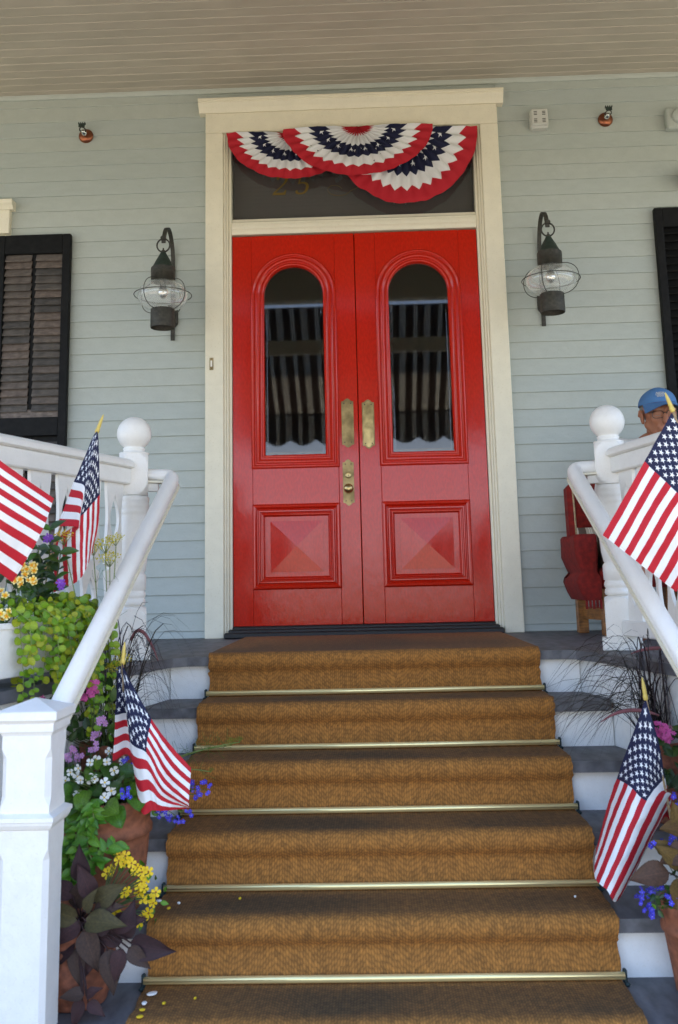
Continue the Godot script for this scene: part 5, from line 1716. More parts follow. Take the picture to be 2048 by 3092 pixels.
	for g in [[-0.745, -0.465, 2.41, 0.1, 1.0, 0.10], [-0.715, -0.50, 2.42, -0.25, 1.0, 0.10], [-0.70, -0.515, 2.43, 1.0, 0.6, 0.105], [-0.765, -0.50, 2.42, -0.8, 0.6, 0.09], [-0.745, -0.545, 2.45, -0.9, 0.2, 0.11], [-0.715, -0.552, 2.46, 1.0, 0.1, 0.12], [-0.72, -0.575, 2.46, 0.55, -1.0, 0.105], [-0.735, -0.56, 2.45, -0.9, -0.6, 0.10], [-0.70, -0.535, 2.44, 0.9, 0.45, 0.09], [-0.655, -0.57, 2.43, 1.0, 0.35, 0.09], [-0.66, -0.575, 2.44, -0.9, 0.35, 0.08], [-0.625, -0.60, 2.43, 0.3, 1.0, 0.10], [-0.60, -0.612, 2.44, 1.0, -0.05, 0.115], [-0.605, -0.62, 2.45, 0.8, -0.75, 0.095], [-0.625, -0.622, 2.45, -0.35, -1.0, 0.10], [-0.63, -0.605, 2.43, -0.9, 0.3, 0.085], [-0.66, -0.625, 2.45, 0.25, -1.0, 0.11], [-0.675, -0.615, 2.44, -0.7, -0.7, 0.09], [-0.70, -0.60, 2.44, -0.2, -1.0, 0.10], [-0.755, -0.60, 2.44, -0.6, -0.8, 0.09], [-0.74, -0.62, 2.45, 0.2, -1.0, 0.09], [-0.78, -0.56, 2.42, -1.0, 0.1, 0.09], [-0.70, -0.735, 2.48, 0.8, -0.5, 0.065], [-0.715, -0.73, 2.48, -0.5, -1.0, 0.085], [-0.712, -0.715, 2.48, -1.0, 0.0, 0.07], [-0.705, -0.72, 2.48, 0.7, 0.6, 0.055], [-0.72, -0.53, 2.45, 0.35, 0.9, 0.07], [-0.685, -0.545, 2.43, 0.5, 0.8, 0.08], [-0.76, -0.53, 2.41, 0.2, 0.8, 0.09]]:
		var q := Vector3(g[0], g[1] - 0.018, g[2])
		leaf(t, M.lobed, M.potato, q, Vector3(g[3], g[4], 0.35) + rv(0.12), Vector3(0, 0.35, 1.0) + rv(0.45), g[5] * rng.randf_range(0.72, 0.95))
		lines.append(arc(base - t.position, q - t.position, Vector3(0, 0.02, 0.02), 6))
	stems(lines, 0.0022, M.potato[0], t)
	t = thing("yellow_bidens", "small yellow daisy flowers cascading past the dark purple leaves", "plant", Vector3(-0.70, -0.61, 2.33))
	lines = []
	for q in [Vector3(-0.691, -0.483, 2.3), Vector3(-0.700, -0.492, 2.31), Vector3(-0.678, -0.453, 2.29), Vector3(-0.672, -0.462, 2.3), Vector3(-0.655, -0.458, 2.29), Vector3(-0.646, -0.466, 2.3), Vector3(-0.636, -0.474, 2.3), Vector3(-0.618, -0.484, 2.3), Vector3(-0.61, -0.492, 2.31), Vector3(-0.599, -0.501, 2.3), Vector3(-0.59, -0.498, 2.3), Vector3(-0.608, -0.515, 2.31), Vector3(-0.615, -0.527, 2.31), Vector3(-0.602, -0.535, 2.31), Vector3(-0.612, -0.548, 2.31), Vector3(-0.604, -0.556, 2.32), Vector3(-0.59, -0.56, 2.31), Vector3(-0.58, -0.561, 2.31), Vector3(-0.572, -0.55, 2.3), Vector3(-0.574, -0.575, 2.31), Vector3(-0.584, -0.597, 2.32), Vector3(-0.594, -0.605, 2.32), Vector3(-0.605, -0.61, 2.33), Vector3(-0.667, -0.577, 2.36), Vector3(-0.660, -0.587, 2.36), Vector3(-0.643, -0.615, 2.37), Vector3(-0.635, -0.61, 2.37), Vector3(-0.650, -0.535, 2.34), Vector3(-0.64, -0.528, 2.34), Vector3(-0.80, -0.665, 2.40), Vector3(-0.795, -0.685, 2.4), Vector3(-0.80, -0.70, 2.4), Vector3(-0.685, -0.44, 2.29), Vector3(-0.625, -0.49, 2.31), Vector3(-0.60, -0.515, 2.3), Vector3(-0.66, -0.475, 2.3)]:
		bloom(t, M.f_yellow, q + rv(0.004), TO_EYE + rv(0.35), rng.randf_range(0.024, 0.033))
		lines.append(arc(Vector3(-0.03, 0, 0.02), q - t.position, Vector3(0.01, 0.02, 0), 5))
		leaf(t, M.ovate, M.mint, q + rv(0.02) + Vector3(0, -0.012, -0.02), rv(1), TO_EYE + rv(0.5), 0.022)
	stems(lines, 0.0012, M.stem, t)
	# right hand pot
	make_pot(Vector3(0.905, -RISE * 5, 2.335), 0.118, 0.225, M.terracotta, "terracotta pot of brown leaves and blue lobelia", 0.0)
	t = thing("coleus", "brown and olive coleus leaves above the blue lobelia", "plant", Vector3(0.88, -0.59, 2.34))
	lines = []
	for g in [[0.795, -0.485, 2.40, -1.0, -0.15, 0.095], [0.83, -0.46, 2.38, -0.9, 0.55, 0.08], [0.83, -0.47, 2.40, -0.6, 0.5, 0.075], [0.84, -0.49, 2.42, 0.2, -1.0, 0.085], [0.855, -0.47, 2.42, 0.9, 0.1, 0.09], [0.84, -0.455, 2.40, 0.6, 0.9, 0.08], [0.87, -0.50, 2.43, 0.5, -1.0, 0.09], [0.86, -0.40, 2.36, -0.5, 0.9, 0.08], [0.88, -0.385, 2.36, -0.9, 0.2, 0.085], [0.89, -0.375, 2.36, 0.5, 0.8, 0.085], [0.90, -0.44, 2.42, 1.0, -0.4, 0.1], [0.865, -0.43, 2.40, -0.8, -0.3, 0.09], [0.92, -0.47, 2.44, 0.6, -0.8, 0.1], [0.90, -0.33, 2.36, 0.1, 1.0, 0.09], [0.93, -0.40, 2.4, 1.0, 0.3, 0.1], [0.82, -0.50, 2.41, -0.2, -1.0, 0.07]]:
		var q := Vector3(g[0], g[1], g[2])
		leaf(t, M.coleaf, M.coleus, q, Vector3(g[3], g[4], 0.3) + rv(0.15), Vector3(0, 0.5, 0.9) + rv(0.35), g[5])
		lines.append(arc(Vector3(0.02, 0, 0), q - t.position, Vector3(0.01, 0.01, 0.01), 5))
	stems(lines, 0.0022, M.potato[1], t)
	make_lobelia("blue lobelia hanging over the pot of brown leaves", Vector3(0.86, -0.59, 2.37), [Vector3(0.775, -0.425, 2.37), Vector3(0.79, -0.43, 2.37), Vector3(0.80, -0.42, 2.37), Vector3(0.83, -0.41, 2.37), Vector3(0.845, -0.40, 2.36), Vector3(0.85, -0.405, 2.4), Vector3(0.755, -0.53, 2.37), Vector3(0.745, -0.54, 2.37), Vector3(0.765, -0.525, 2.38), Vector3(0.725, -0.548, 2.37), Vector3(0.78, -0.52, 2.38), Vector3(0.775, -0.535, 2.39), Vector3(0.735, -0.575, 2.37), Vector3(0.745, -0.59, 2.37), Vector3(0.75, -0.585, 2.37), Vector3(0.80, -0.545, 2.42), Vector3(0.82, -0.555, 2.43), Vector3(0.84, -0.55, 2.44), Vector3(0.855, -0.325, 2.32), Vector3(0.865, -0.335, 2.33), Vector3(0.825, -0.545, 2.44)])
	t = thing("pink_phlox", "round pink phlox head behind the cone shaped flag", "plant", Vector3(0.93, -0.24, 1.98))
	lines = []
	for q in [Vector3(0.885, -0.165, 2.10), Vector3(0.895, -0.185, 2.10), Vector3(0.91, -0.20, 2.10), Vector3(0.905, -0.18, 2.1)]:
		for k in 9: bloom(t, M.f_pink, q + rv(0.016), TO_EYE + rv(0.6), rng.randf_range(0.013, 0.019))
		lines.append(arc(Vector3.ZERO, q - t.position, rv(0.01), 4))
	for k in 34:
		leaf(t, M.ovate, M.darkleaf, Vector3(rng.randf_range(0.89, 1.0), rng.randf_range(-0.36, -0.17), rng.randf_range(1.98, 2.1)), rv(1), TO_EYE + rv(0.6), rng.randf_range(0.03, 0.06))
	stems(lines, 0.0015, M.stem, t)
	# petals dropped on the runner
	var where := [[-0.565, 2.359, 0, 0.020], [-0.572, 2.417, 0, 0.013], [-0.521, 2.418, 1, 0.008], [-0.568, 2.456, 1, 0.010], [-0.565, 2.495, 1, 0.012], [-0.445, 2.39, 1, 0.006], [-0.597, 2.135, 0, 0.011], [-0.535, 2.157, 0, 0.008], [-0.555, 2.20, 1, 0.009], [-0.363, 2.123, 1, 0.008], [0.60, 2.145, 0, 0.006]]
	var names := ["largest white petal on the lowest tread of the runner", "smaller white petal between two yellow ones on the lowest tread", "small yellow petal on the lowest tread, nearest the fifth rod", "yellow petal between the small white petal and the runner edge", "largest yellow petal, at the very edge of the lowest tread", "tiny yellow petal lying alone on the lowest tread", "white petal by the yellow daisies, on the tread above the lowest", "tiny white petal on the tread above the lowest", "yellow petal on the rounded edge of the tread above the lowest", "yellow petal lying alone near the fourth rod", "tiny white petal near the cone shaped flag"]
	var pi := 0
	for w in where:
		var y: float = -RISE * (5 if w[1] > 2.3 else 4) + 0.017
		var pt := thing("fallen_petal", names[pi], "petal", Vector3(w[0], y, w[1]), rng.randf() * TAU, "%s petals dropped on the steps" % ["white", "yellow"][w[2]])
		var st := S(true)
		w[3] *= 0.8
		pi += 1
		lathe(st, [Vector2(w[3] * 0.3, 0.0), Vector2(w[3] * 0.8, 0.001), Vector2(w[3], 0.0045), Vector2(w[3] * 0.7, 0.006), Vector2(0, 0.0065)], 9, Vector3.ZERO, 1.0, 0.7)
		part("petal", done(st), M.white if w[2] == 0 else M.umbel2, pt)

func make_lobelia(label: String, root: Vector3, spots: Array) -> void:
	var t := thing("lobelia", label, "plant", root)
	var lines := []
	for q in spots:
		for k in 4:
			var f: Vector3 = q + rv(0.013)
			bloom(t, M.f_blue, f, TO_EYE + rv(0.6), rng.randf_range(0.011, 0.017))
		var p := arc(Vector3.ZERO + rv(0.02), q - root, Vector3(0, 0.015, 0.01), 6)
		lines.append(p)
		for k in 4:
			leaf(t, M.ovate, M.darkleaf + M.mint, root + p[2 + k] + rv(0.008), rv(1), TO_EYE + rv(0.6), rng.randf_range(0.014, 0.024))
	stems(lines, 0.0010, M.stem, t)

func make_grass(called: String, label: String, root: Vector3, s: float) -> void:
	var t := thing(called, label, "grass", root)
	var sets := [S(true), S(true)]
	for k in (84 if s < 0 else 130):
		var a := rng.randf() * TAU
		var reach := rng.randf_range(0.14, 0.42)
		var high := rng.randf_range(0.12, 0.44)
		var dir := Vector3(cos(a), 0, sin(a) * 0.6)
		if k % 2 == 0: dir = Vector3(-s, 0, rng.randf_range(-0.3, 0.5)).normalized()
		if s < 0: dir.x = dir.x * 0.75 + 0.10; high *= 1.25
		var b := Vector3(rng.randf_range(-0.05, 0.05), 0, rng.randf_range(-0.04, 0.04))
		var pts := []
		var fall := rng.randf_range(0.5, 1.5) * high * (0.9 if reach > 0.2 else 0.3)
		for i in 11:
			var q := i / 10.0
			pts.append(b + dir * reach * q * (0.4 + 0.6 * q) + Vector3(0, high * sin(min(q * 1.25, 1.0) * PI * 0.5) * 1.0 - fall * pow(q, 3.2), 0))
		var w := rng.randf_range(0.0018, 0.0036)
		var st: SurfaceTool = sets[k % 2]
		var side := dir.cross(Vector3.UP).normalized()
		for i in 10:
			var w0 := w * (1.0 - pow(i / 10.0, 2.0))
			var w1 := w * (1.0 - pow((i + 1) / 10.0, 2.0))
			var up := Vector3(0, 0.6, 0)
			var e := (side + up * 0.6).normalized()
			quad(st, pts[i] - e * w0, pts[i] + e * w0, pts[i + 1] + e * w1, pts[i + 1] - e * w1)
	var p0 := part("blades", done(sets[0]), M.grass, t)
	p0.set_meta("kind", "stuff")
	var p1 := part("blades", done(sets[1]), M.grass2, t)
	p1.set_meta("kind", "stuff")
	var heads := [[Vector3(-0.761, 0.101, 1.850), Vector3(-0.729, 0.192, 1.850), Vector3(-0.666, 0.035, 1.860)]] if s < 0 else [[Vector3(0.911, -0.145, 2.020), Vector3(0.813, -0.104, 2.020), Vector3(0.734, -0.161, 2.020)], [Vector3(1.002, 0.037, 1.900), Vector3(0.941, 0.059, 1.900), Vector3(0.870, 0.030, 1.900)]]
	for g in heads:
		var st := S(true)
		var path := []
		var rad := []
		for i in 13:
			var q := i / 12.0
			path.append(g[0].lerp(g[1], q).lerp(g[1].lerp(g[2], q), q) - root)
			rad.append(0.0055 * sin(PI * (0.12 + 0.85 * q)) + 0.0007)
		tube(st, path, rad, 7)
		for i in 70:
			var j := rng.randi() % 12
			var a: Vector3 = path[j]
			var d := rv(1.0).normalized()
			tri(st, a + d * 0.002, a + d * 0.011 + Vector3(0, 0.0008, 0), a + d * 0.011)
		part("plume", done(st), M.plume, t)

func make_fennel() -> void:
	var st := S()
	for k in 34:
		var a := k * 2.39996
		var r := sqrt(k / 34.0) * 0.5
		var p := Vector3(cos(a) * r, 0.06 * sin(k * 1.7) - r * r * 0.3, sin(a) * r)
		for e in 3:
			var d := 0.026
			box(st, p + Vector3(-d, -d, -d) * (0.5 + 0.2 * e) + Vector3(0.11 * sin(e * 2.1 + k), 0.05 * e, 0.11 * cos(e * 2.1 + k)), p + Vector3(d, d, d) * (0.5 + 0.2 * e) + Vector3(0.11 * sin(e * 2.1 + k), 0.05 * e, 0.11 * cos(e * 2.1 + k)))
	var head := done(st)
	var rays := S(true)
	for k in 12:
		var a := k * 2.39996
		var r := sqrt(k / 12.0) * 0.45
		tube(rays, [Vector3(0, -0.55, 0), Vector3(cos(a) * r, -0.05, sin(a) * r)], 0.012, 4)
	var ray_mesh := done(rays)
	for g in [["fennel stalks with yellow flower heads in front of the ball topped post", Vector3(-0.80, -0.23, 1.93), [[Vector3(-0.912, 0.44, 2.12), 0.062, 1], [Vector3(-0.852, 0.405, 2.0), 0.055, 0], [Vector3(-0.815, 0.42, 2.0), 0.075, 0], [Vector3(-0.780, 0.435, 2.0), 0.055, 0], [Vector3(-0.80, 0.375, 2.0), 0.07, 0], [Vector3(-0.755, 0.055, 1.98), 0.055, 0], [Vector3(-0.785, 0.03, 1.98), 0.05, 0]]], ["thin fennel sprig with a green tip lying over the runner edge", Vector3(-0.70, -0.30, 2.06), [[Vector3(-0.40, -0.195, 2.03), 0.03, 2], [Vector3(-0.375, -0.19, 2.03), 0.022, 2], [Vector3(-0.46, -0.275, 2.05), 0.016, 2]]]]:
		var t := thing("fennel", g[0], "plant", g[1])
		var lines := []
		for q in g[2]:
			var tilt := Basis(Vector3.RIGHT, 0.5) * Basis(Vector3.UP, rng.randf() * 6.0)
			var xf := Transform3D(tilt.scaled(Vector3.ONE * q[1]), q[0] - g[1])
			var m: Material = [M.umbel, M.umbel2, M.mint[1]][q[2]]
			var h := part("umbel", head, m, t, xf)
			part("rays", ray_mesh, M.stem_pale, h)
			lines.append(arc(rv(0.015), q[0] - g[1] - Vector3(0, q[1] * 0.5, q[1] * 0.25), Vector3(0.0, 0.0 if q[2] < 2 else 0.02, 0.01), 7))
		stems(lines, 0.0016, M.stem_pale, t)
		# thready foliage
		var fs := S(true)
		for k in 90:
			var ln: Array = lines[rng.randi() % lines.size()]
			var a: Vector3 = ln[1 + rng.randi() % 6]
			var d := (rv(1.0) + Vector3(0, 0.3, 0)).normalized()
			tube(fs, [a, a + d * 0.03, a + d * 0.05 + rv(0.012)], 0.0005, 3)
		var fp := part("foliage", done(fs), M.mint[0], t)
		fp.set_meta("kind", "stuff")

# ---------------------------------------------------------------- the seated man
# distance field meshed as surface nets; shapes: ["c", a, b, ra, rb] tapered capsule or ["e", centre, radii]
func nets(st: SurfaceTool, shapes: Array, cell: float, k: float, xf := Transform3D.IDENTITY) -> void:
	var lo := Vector3.ONE * 1e9
	var hi := -lo
	var bounds := []
	for s in shapes:
		var a: Vector3
		var b: Vector3
		if s[0] == "c":
			var r: float = max(s[3], s[4]) + k + cell * 2
			a = s[1].min(s[2]) - Vector3.ONE * r
			b = s[1].max(s[2]) + Vector3.ONE * r
		else:
			a = s[1] - s[2] - Vector3.ONE * (k + cell * 2)
			b = s[1] + s[2] + Vector3.ONE * (k + cell * 2)
		bounds.append([a, b])
		lo = lo.min(a)
		hi = hi.max(b)
	var nx := int((hi.x - lo.x) / cell) + 2
	var ny := int((hi.y - lo.y) / cell) + 2
	var nz := int((hi.z - lo.z) / cell) + 2
	var f := PackedFloat32Array()
	f.resize(nx * ny * nz)
	f.fill(1.0)
	for si in shapes.size():
		var s: Array = shapes[si]
		var a: Vector3 = bounds[si][0]
		var b: Vector3 = bounds[si][1]
		for iz in range(max(0, int((a.z - lo.z) / cell)), min(nz, int((b.z - lo.z) / cell) + 1)):
			for iy in range(max(0, int((a.y - lo.y) / cell)), min(ny, int((b.y - lo.y) / cell) + 1)):
				for ix in range(max(0, int((a.x - lo.x) / cell)), min(nx, int((b.x - lo.x) / cell) + 1)):
					var p := lo + Vector3(ix, iy, iz) * cell
					var d: float
					if s[0] == "c":
						var ab: Vector3 = s[2] - s[1]
						var h: float = clamp((p - s[1]).dot(ab) / max(ab.length_squared(), 1e-9), 0.0, 1.0)
						d = (p - s[1] - ab * h).length() - lerp(s[3], s[4], h)
					else:
						var q: Vector3 = (p - s[1]) / s[2]
						d = (q.length() - 1.0) * min(s[2].x, min(s[2].y, s[2].z))
					var idx := (iz * ny + iy) * nx + ix
					var o := f[idx]
					var e: float = max(k - abs(o - d), 0.0) / k
					f[idx] = min(o, d) - e * e * k * 0.25
	var vid := {}
	var verts := []
	for iz in nz - 1:
		for iy in ny - 1:
			for ix in nx - 1:
				var i0 := (iz * ny + iy) * nx + ix
				var c0 := f[i0]
				if c0 > cell * 3.0: continue
				var mask := 0
				var vals := []
				for g in 8:
					var v := f[i0 + (g & 1) + ((g >> 1) & 1) * nx + (g >> 2) * nx * ny]
					vals.append(v)
					if v < 0: mask |= 1 << g
				if mask == 0 or mask == 255: continue
				var sum := Vector3.ZERO
				var cnt := 0
				for g in 8:
					for bit in [1, 2, 4]:
						if g & bit: continue
						var h: int = g | bit
						if (vals[g] < 0) == (vals[h] < 0): continue
						var q: float = vals[g] / (vals[g] - vals[h])
						var pa := Vector3(g & 1, (g >> 1) & 1, g >> 2)
						var pb := Vector3(h & 1, (h >> 1) & 1, h >> 2)
						sum += pa.lerp(pb, q)
						cnt += 1
				vid[i0] = verts.size()
				verts.append(xf * (lo + (Vector3(ix, iy, iz) + sum / cnt) * cell))
	var step := [1, nx, nx * ny]
	for i0 in vid:
		for ax in 3:
			var i1: int = i0 + step[ax]
			if i1 >= f.size() or (f[i0] < 0) == (f[i1] < 0): continue
			var u: int = step[(ax + 1) % 3]
			var w: int = step[(ax + 2) % 3]
			var ids := [i0, i0 - u, i0 - u - w, i0 - w]
			var ok := true
			for q in ids:
				if not vid.has(q): ok = false
			if not ok: continue
			var p := []
			for q in ids: p.append(verts[vid[q]])
			if f[i0] < 0: quad(st, p[0], p[1], p[2], p[3])
			else: quad(st, p[3], p[2], p[1], p[0])

func make_man() -> void:
	M.skin = mat(lin(0.42, 0.165, 0.085), 0.5, {tex = "fine", scale = Vector3(9, 9, 9)})
	M.skin.subsurf_scatter_enabled = true
	M.skin.subsurf_scatter_strength = 0.15
	M.shirt = mat(lin(0.72, 0.72, 0.70), 0.85, {tex = "patch", nrm = "brush", ns = 0.4, scale = Vector3(7, 7, 7)})
	M.shorts = mat(lin(0.13, 0.12, 0.09), 0.85)
	M.cap = mat(lin(0.085, 0.22, 0.46), 0.85, {tex = "fine", nrm = "grit", ns = 0.3, scale = Vector3(10, 10, 10)})
	M.hair = mat(lin(0.22, 0.20, 0.18), 0.8)
	M.spectacle = mat(lin(0.02, 0.014, 0.012), 0.3)
	var o := Vector3(1.34, 0, 0.36)
	var t := thing("person", "seated person in blue cap, glasses and white shirt looking down", "person", o)
	var hip := Vector3(0, 0.385, -0.02)
	var chest := Vector3(0.05, 0.73, 0.03)
	var neck := Vector3(0.078, 0.905, 0.075)
	var shoL := Vector3(-0.105, 0.858, 0.06)
	var shoR := Vector3(0.245, 0.85, 0.06)
	var arms := [[shoL, Vector3(-0.17, 0.58, 0.10), Vector3(-0.07, 0.47, 0.30)], [shoR, Vector3(0.30, 0.57, 0.10), Vector3(0.18, 0.47, 0.30)]]
	var legs := [[Vector3(-0.085, 0.385, 0.02), Vector3(-0.14, 0.43, 0.42), Vector3(-0.15, 0.08, 0.45), Vector3(-0.17, 0.035, 0.58)], [Vector3(0.085, 0.385, 0.02), Vector3(0.14, 0.43, 0.42), Vector3(0.15, 0.08, 0.45), Vector3(0.17, 0.035, 0.58)]]
	var body := [["c", hip, chest, 0.13, 0.135], ["c", chest, neck, 0.10, 0.055], ["c", shoL, shoR, 0.062, 0.062], ["c", hip + Vector3(-0.07, 0, 0), hip + Vector3(0.07, 0, 0), 0.11, 0.11]]
	for a in arms:
		body.append(["c", a[0], a[1], 0.050, 0.040])
		body.append(["c", a[1], a[2], 0.040, 0.027])
	for l in legs:
		body.append(["c", l[0], l[1], 0.085, 0.060])
		body.append(["c", l[1], l[2], 0.058, 0.036])
		body.append(["c", l[2], l[3], 0.040, 0.032])
	var st := S(true)
	nets(st, body, 0.015, 0.05)
	# hands resting on the thighs
	for i in 2:
		var s := -1.0 if i == 0 else 1.0
		var w: Vector3 = arms[i][2]
		var hd := [["c", w + Vector3(0, -0.002, -0.02), w + Vector3(-s * 0.01, 0.012, 0.02), 0.027, 0.026], ["c", w + Vector3(-0.024, 0.014, 0.045), w + Vector3(0.024, 0.014, 0.045), 0.018, 0.018], ["c", w + Vector3(-s * 0.025, 0.012, 0.015), w + Vector3(-s * 0.052, 0.008, 0.045), 0.013, 0.010], ["c", w + Vector3(-s * 0.052, 0.008, 0.045), w + Vector3(-s * 0.056, 0.0, 0.072), 0.010, 0.0085]]
		for k in 4:
			var fx := s * (-0.030 + k * 0.020)
			var ln: float = [0.036, 0.041, 0.038, 0.029][k]
			var b := w + Vector3(fx, 0.013, 0.055)
			var c := b + Vector3(fx * 0.15, 0.004, ln)
			var e := c + Vector3(0, -0.016, ln * 0.75)
			hd.append(["c", b, c, 0.0095, 0.009])
			hd.append(["c", c, e, 0.009, 0.0075])
		nets(st, hd, 0.005, 0.008)
	# head, turned to his left and bowed
	var hb := Basis(Vector3.UP, 0.02) * Basis(Vector3.RIGHT, 0.15) * Basis(Vector3.BACK, 0.05)
	var hx := Transform3D(hb, Vector3(0.112, 1.036, 0.125))
	var hs := [["e", Vector3(0, 0.035, -0.012), Vector3(0.074, 0.088, 0.094)], ["e", Vector3(0, -0.035, 0.018), Vector3(0.060, 0.075, 0.068)], ["c", Vector3(0, 0.012, 0.086), Vector3(0, -0.032, 0.104), 0.010, 0.015], ["c", Vector3(-0.038, 0.030, 0.072), Vector3(0.038, 0.030, 0.072), 0.013, 0.013], ["e", Vector3(0, -0.100, 0.062), Vector3(0.026, 0.020, 0.022)], ["c", Vector3(-0.050, -0.045, 0.005), Vector3(-0.014, -0.098, 0.055), 0.024, 0.020], ["c", Vector3(0.050, -0.045, 0.005), Vector3(0.014, -0.098, 0.055), 0.024, 0.020], ["e", Vector3(-0.036, -0.018, 0.062), Vector3(0.024, 0.024, 0.020)], ["e", Vector3(0.036, -0.018, 0.062), Vector3(0.024, 0.024, 0.020)], ["c", Vector3(-0.021, -0.060, 0.078), Vector3(0.021, -0.060, 0.078), 0.007, 0.007], ["c", Vector3(-0.018, -0.071, 0.076), Vector3(0.018, -0.071, 0.076), 0.008, 0.008], ["c", Vector3(0, -0.07, -0.025), Vector3(0, -0.19, -0.045), 0.054, 0.056], ["e", Vector3(-0.031, 0.006, 0.072), Vector3(0.014, 0.010, 0.012)], ["e", Vector3(0.031, 0.006, 0.072), Vector3(0.014, 0.010, 0.012)]]
	nets(st, hs, 0.005, 0.014, hx)
	for s in [-1.0, 1.0]:
		nets(st, [["e", Vector3(s * 0.079, -0.002, -0.008), Vector3(0.009, 0.030, 0.017)], ["c", Vector3(s * 0.086, 0.022, -0.016), Vector3(s * 0.088, 0.0, -0.024), 0.006, 0.006], ["e", Vector3(s * 0.077, -0.028, -0.002), Vector3(0.007, 0.011, 0.009)]], 0.004, 0.008, hx)
	part("body", done(st), M.skin, t)
	# shirt and shorts over the body
	st = S(true)
	var sh := [["c", hip + Vector3(0, 0.03, 0), chest, 0.148, 0.150], ["c", chest, neck + Vector3(0, -0.055, -0.01), 0.118, 0.078], ["c", shoL, shoR, 0.074, 0.074]]
	for a in arms: sh.append(["c", a[0], a[0].lerp(a[1], 0.75), 0.066, 0.062])
	nets(st, sh, 0.013, 0.05)
	part("shirt", done(st), M.shirt, t)
	st = S(true)
	var so := [["c", hip + Vector3(-0.07, 0, 0), hip + Vector3(0.07, 0, 0), 0.128, 0.128]]
	for l in legs: so.append(["c", l[0], l[0].lerp(l[1], 0.9), 0.10, 0.084])
	nets(st, so, 0.016, 0.05)
	part("shorts", done(st), M.shorts, t)
	st = S(true)
	nets(st, [["e", Vector3(0, 0.030, -0.030), Vector3(0.0775, 0.074, 0.086)]], 0.006, 0.01, hx)
	part("hair", done(st), M.hair, t)
	# cap: crown, brim, lettering
	st = S(true)
	var cz := Vector3(0, 0.058, -0.010)
	for i in 12:
		for k in 36:
			var p := []
			for g in [[i, k], [i, k + 1], [i + 1, k + 1], [i + 1, k]]:
				var th: float = PI / 2 * g[0] / 12.0
				var ph: float = TAU * g[1] / 36.0
				var low: float = 0.030 * cos(th) * (0.5 - 0.5 * sin(ph))
				p.append(hx * (cz + Vector3(0.088 * cos(th) * cos(ph), 0.074 * pow(sin(th), 0.9) - low + 0.004 * cos(th), 0.102 * cos(th) * sin(ph))))
			quad(st, p[3], p[2], p[1], p[0])
	var cap := part("cap", done(st), M.cap, t)
	st = S(true)
	for lay in [0.0, -0.003]:
		for i in 8:
			for k in 20:
				var p := []
				for g in [[i, k], [i, k + 1], [i + 1, k + 1], [i + 1, k]]:
					var ph: float = PI * (0.12 + 0.76 * g[1] / 20.0)
					var q: float = g[0] / 8.0
					var ext: float = 0.068 * pow(sin(ph), 0.6) * q
					var x: float = (0.088 + ext * 0.10) * cos(ph)
					p.append(hx * (cz + Vector3(x, 0.003 - 0.012 * q - 0.34 * x * x / 0.088 * (0.3 + q) + lay, 0.102 * sin(ph) + ext)))
				if lay == 0.0: quad(st, p[3], p[2], p[1], p[0])
				else: quad(st, p[0], p[1], p[2], p[3])
	part("brim", done(st), M.cap, cap)
	var fnt := SystemFont.new()
	fnt.font_names = PackedStringArray(["Droid Sans"])
	for i in 3:
		var tm := TextMesh.new()
		tm.text = ["AUSTIN", "LOBSTER", "MAINE"][i]
		tm.font = fnt
		tm.font_size = 32
		tm.pixel_size = 0.00034
		tm.depth = 0.0015
		var ph := 1.72
		var up: float = 0.60 - i * 0.11
		var pos := cz + Vector3(0.0895 * cos(up) * cos(ph), 0.083 * sin(up), 0.1045 * cos(up) * sin(ph))
		part("lettering", tm, M.shirt, cap, hx * Transform3D(Basis(Vector3.UP, PI / 2 - ph) * Basis(Vector3.RIGHT, -up), pos))
	# glasses
	st = S(true)
	for s in [-1.0, 1.0]:
		var rim := []
		for i in 21:
			var a := TAU * i / 20.0
			rim.append(hx * (Vector3(s * 0.033, 0.002, 0.098) + Vector3(0.025 * sign(cos(a)) * pow(abs(cos(a)), 0.6), 0.017 * sign(sin(a)) * pow(abs(sin(a)), 0.6), -abs(s * 0.033 + 0.025 * cos(a)) * 0.16)))
		tube(st, rim, 0.0016, 6)
		tube(st, [hx * Vector3(s * 0.058, 0.012, 0.090), hx * Vector3(s * 0.078, 0.014, 0.05), hx * Vector3(s * 0.082, 0.012, -0.005)], 0.0015, 6)
	tube(st, [hx * Vector3(-0.009, 0.008, 0.099), hx * Vector3(0, 0.011, 0.103), hx * Vector3(0.009, 0.008, 0.099)], 0.0016, 6)
	part("glasses", done(st), M.spectacle, t)
	st = S()
	for s in [-1.0, 1.0]:
		for y in [0.0095]:
			tube(st, [hx * Vector3(s * 0.018, -0.001, 0.0845), hx * Vector3(s * 0.031, -0.004, 0.0865), hx * Vector3(s * 0.044, -0.001, 0.0815)], 0.0011, 5)
	part("eyelid_line", done(st), M.hair, t)

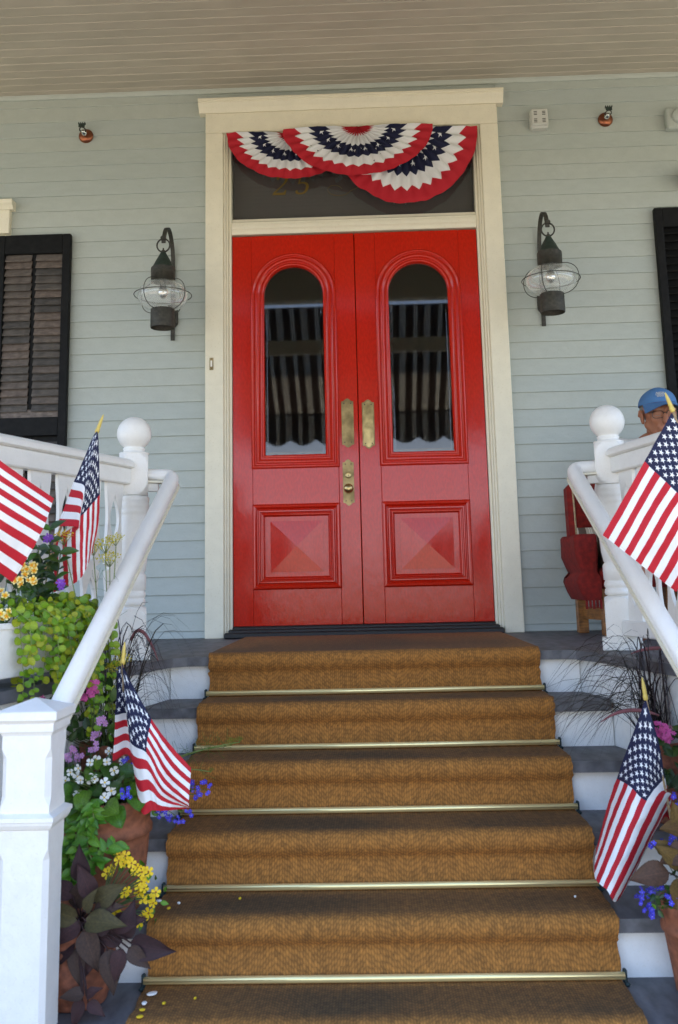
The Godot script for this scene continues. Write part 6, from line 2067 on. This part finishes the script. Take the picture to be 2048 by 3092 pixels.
func _ready() -> void:
	rng.seed = 20240704
	make_view()
	make_textures()
	make_materials()
	make_ground()
	make_porch()
	make_house()
	make_surround()
	make_door("door_leaf", "red panelled door leaf with brass push plate, lock plate and knob", -0.6785, -0.002, -0.342, true)
	make_door("door_leaf", "red panelled door leaf with only a brass push plate, no knob", 0.002, 0.6785, 0.345, false)
	make_steps()
	make_runner()
	make_rods()
	make_awning()
	make_newel(-0.884, 1.342, 0.23, "white turned newel post with ball top beside the folded flag")
	make_newel(0.991, 1.323, -0.23, "white turned newel post with ball top next to the red armchair")
	make_balustrade(-0.884, 1.342, Vector2(-0.31, 0.95), 1.30, "white railing of sawn flat balusters behind the planter box and flags")
	make_balustrade(0.991, 1.323, Vector2(0.19, 0.98), 1.27, "white railing of sawn flat balusters in front of the seated man")
	make_box_newel(-0.841, 2.525, "stout white square newel post with pyramid cap at the foot of the steps")
	make_box_newel(0.967, 2.525, "white square newel post at the foot of the steps beside the brown leaves")
	make_handrail(Vector3(-0.727, 0.702, 1.33), Vector3(-0.802, -0.045, 2.47), Vector3(-0.835, 0.705, 1.345), "white handrail running down to the stout square newel post")
	make_handrail(Vector3(0.842, 0.69, 1.33), Vector3(0.915, -0.045, 2.47), Vector3(0.945, 0.695, 1.335), "white handrail with grimy elbow, passing behind the spread flag")
	make_shutter(-1.985, -1.574, 2.218, "black shutter with bare weathered wooden louvres", true)
	make_shutter(1.648, 2.06, 2.255, "black painted shutter with black louvres behind the seated man", false)
	make_window()
	make_lantern(-1.0045, 0.0, "bronze onion lantern on the wall between weathered shutter and doors")
	make_lantern(1.0176, 0.019, "bronze onion lantern on the wall between doors and black shutter")
	make_fixtures()
	make_bunting_fan(Vector3(-0.335, 2.765, 0.055), 0.368, 0.275, -0.04, 0.02, "pleated red white and blue bunting fan over the gilt number")
	make_bunting_fan(Vector3(0.30, 2.765, 0.060), 0.405, 0.445, 0.0, 0.02, "pleated bunting fan hanging lowest, at the end without the number")
	make_bunting_fan(Vector3(0.038, 2.775, 0.088), 0.415, 0.295, 0.0, 0.02, "pleated bunting fan in the middle, overlapping the other two")
	make_flags()
	make_chair()
	make_plants()
	make_man()
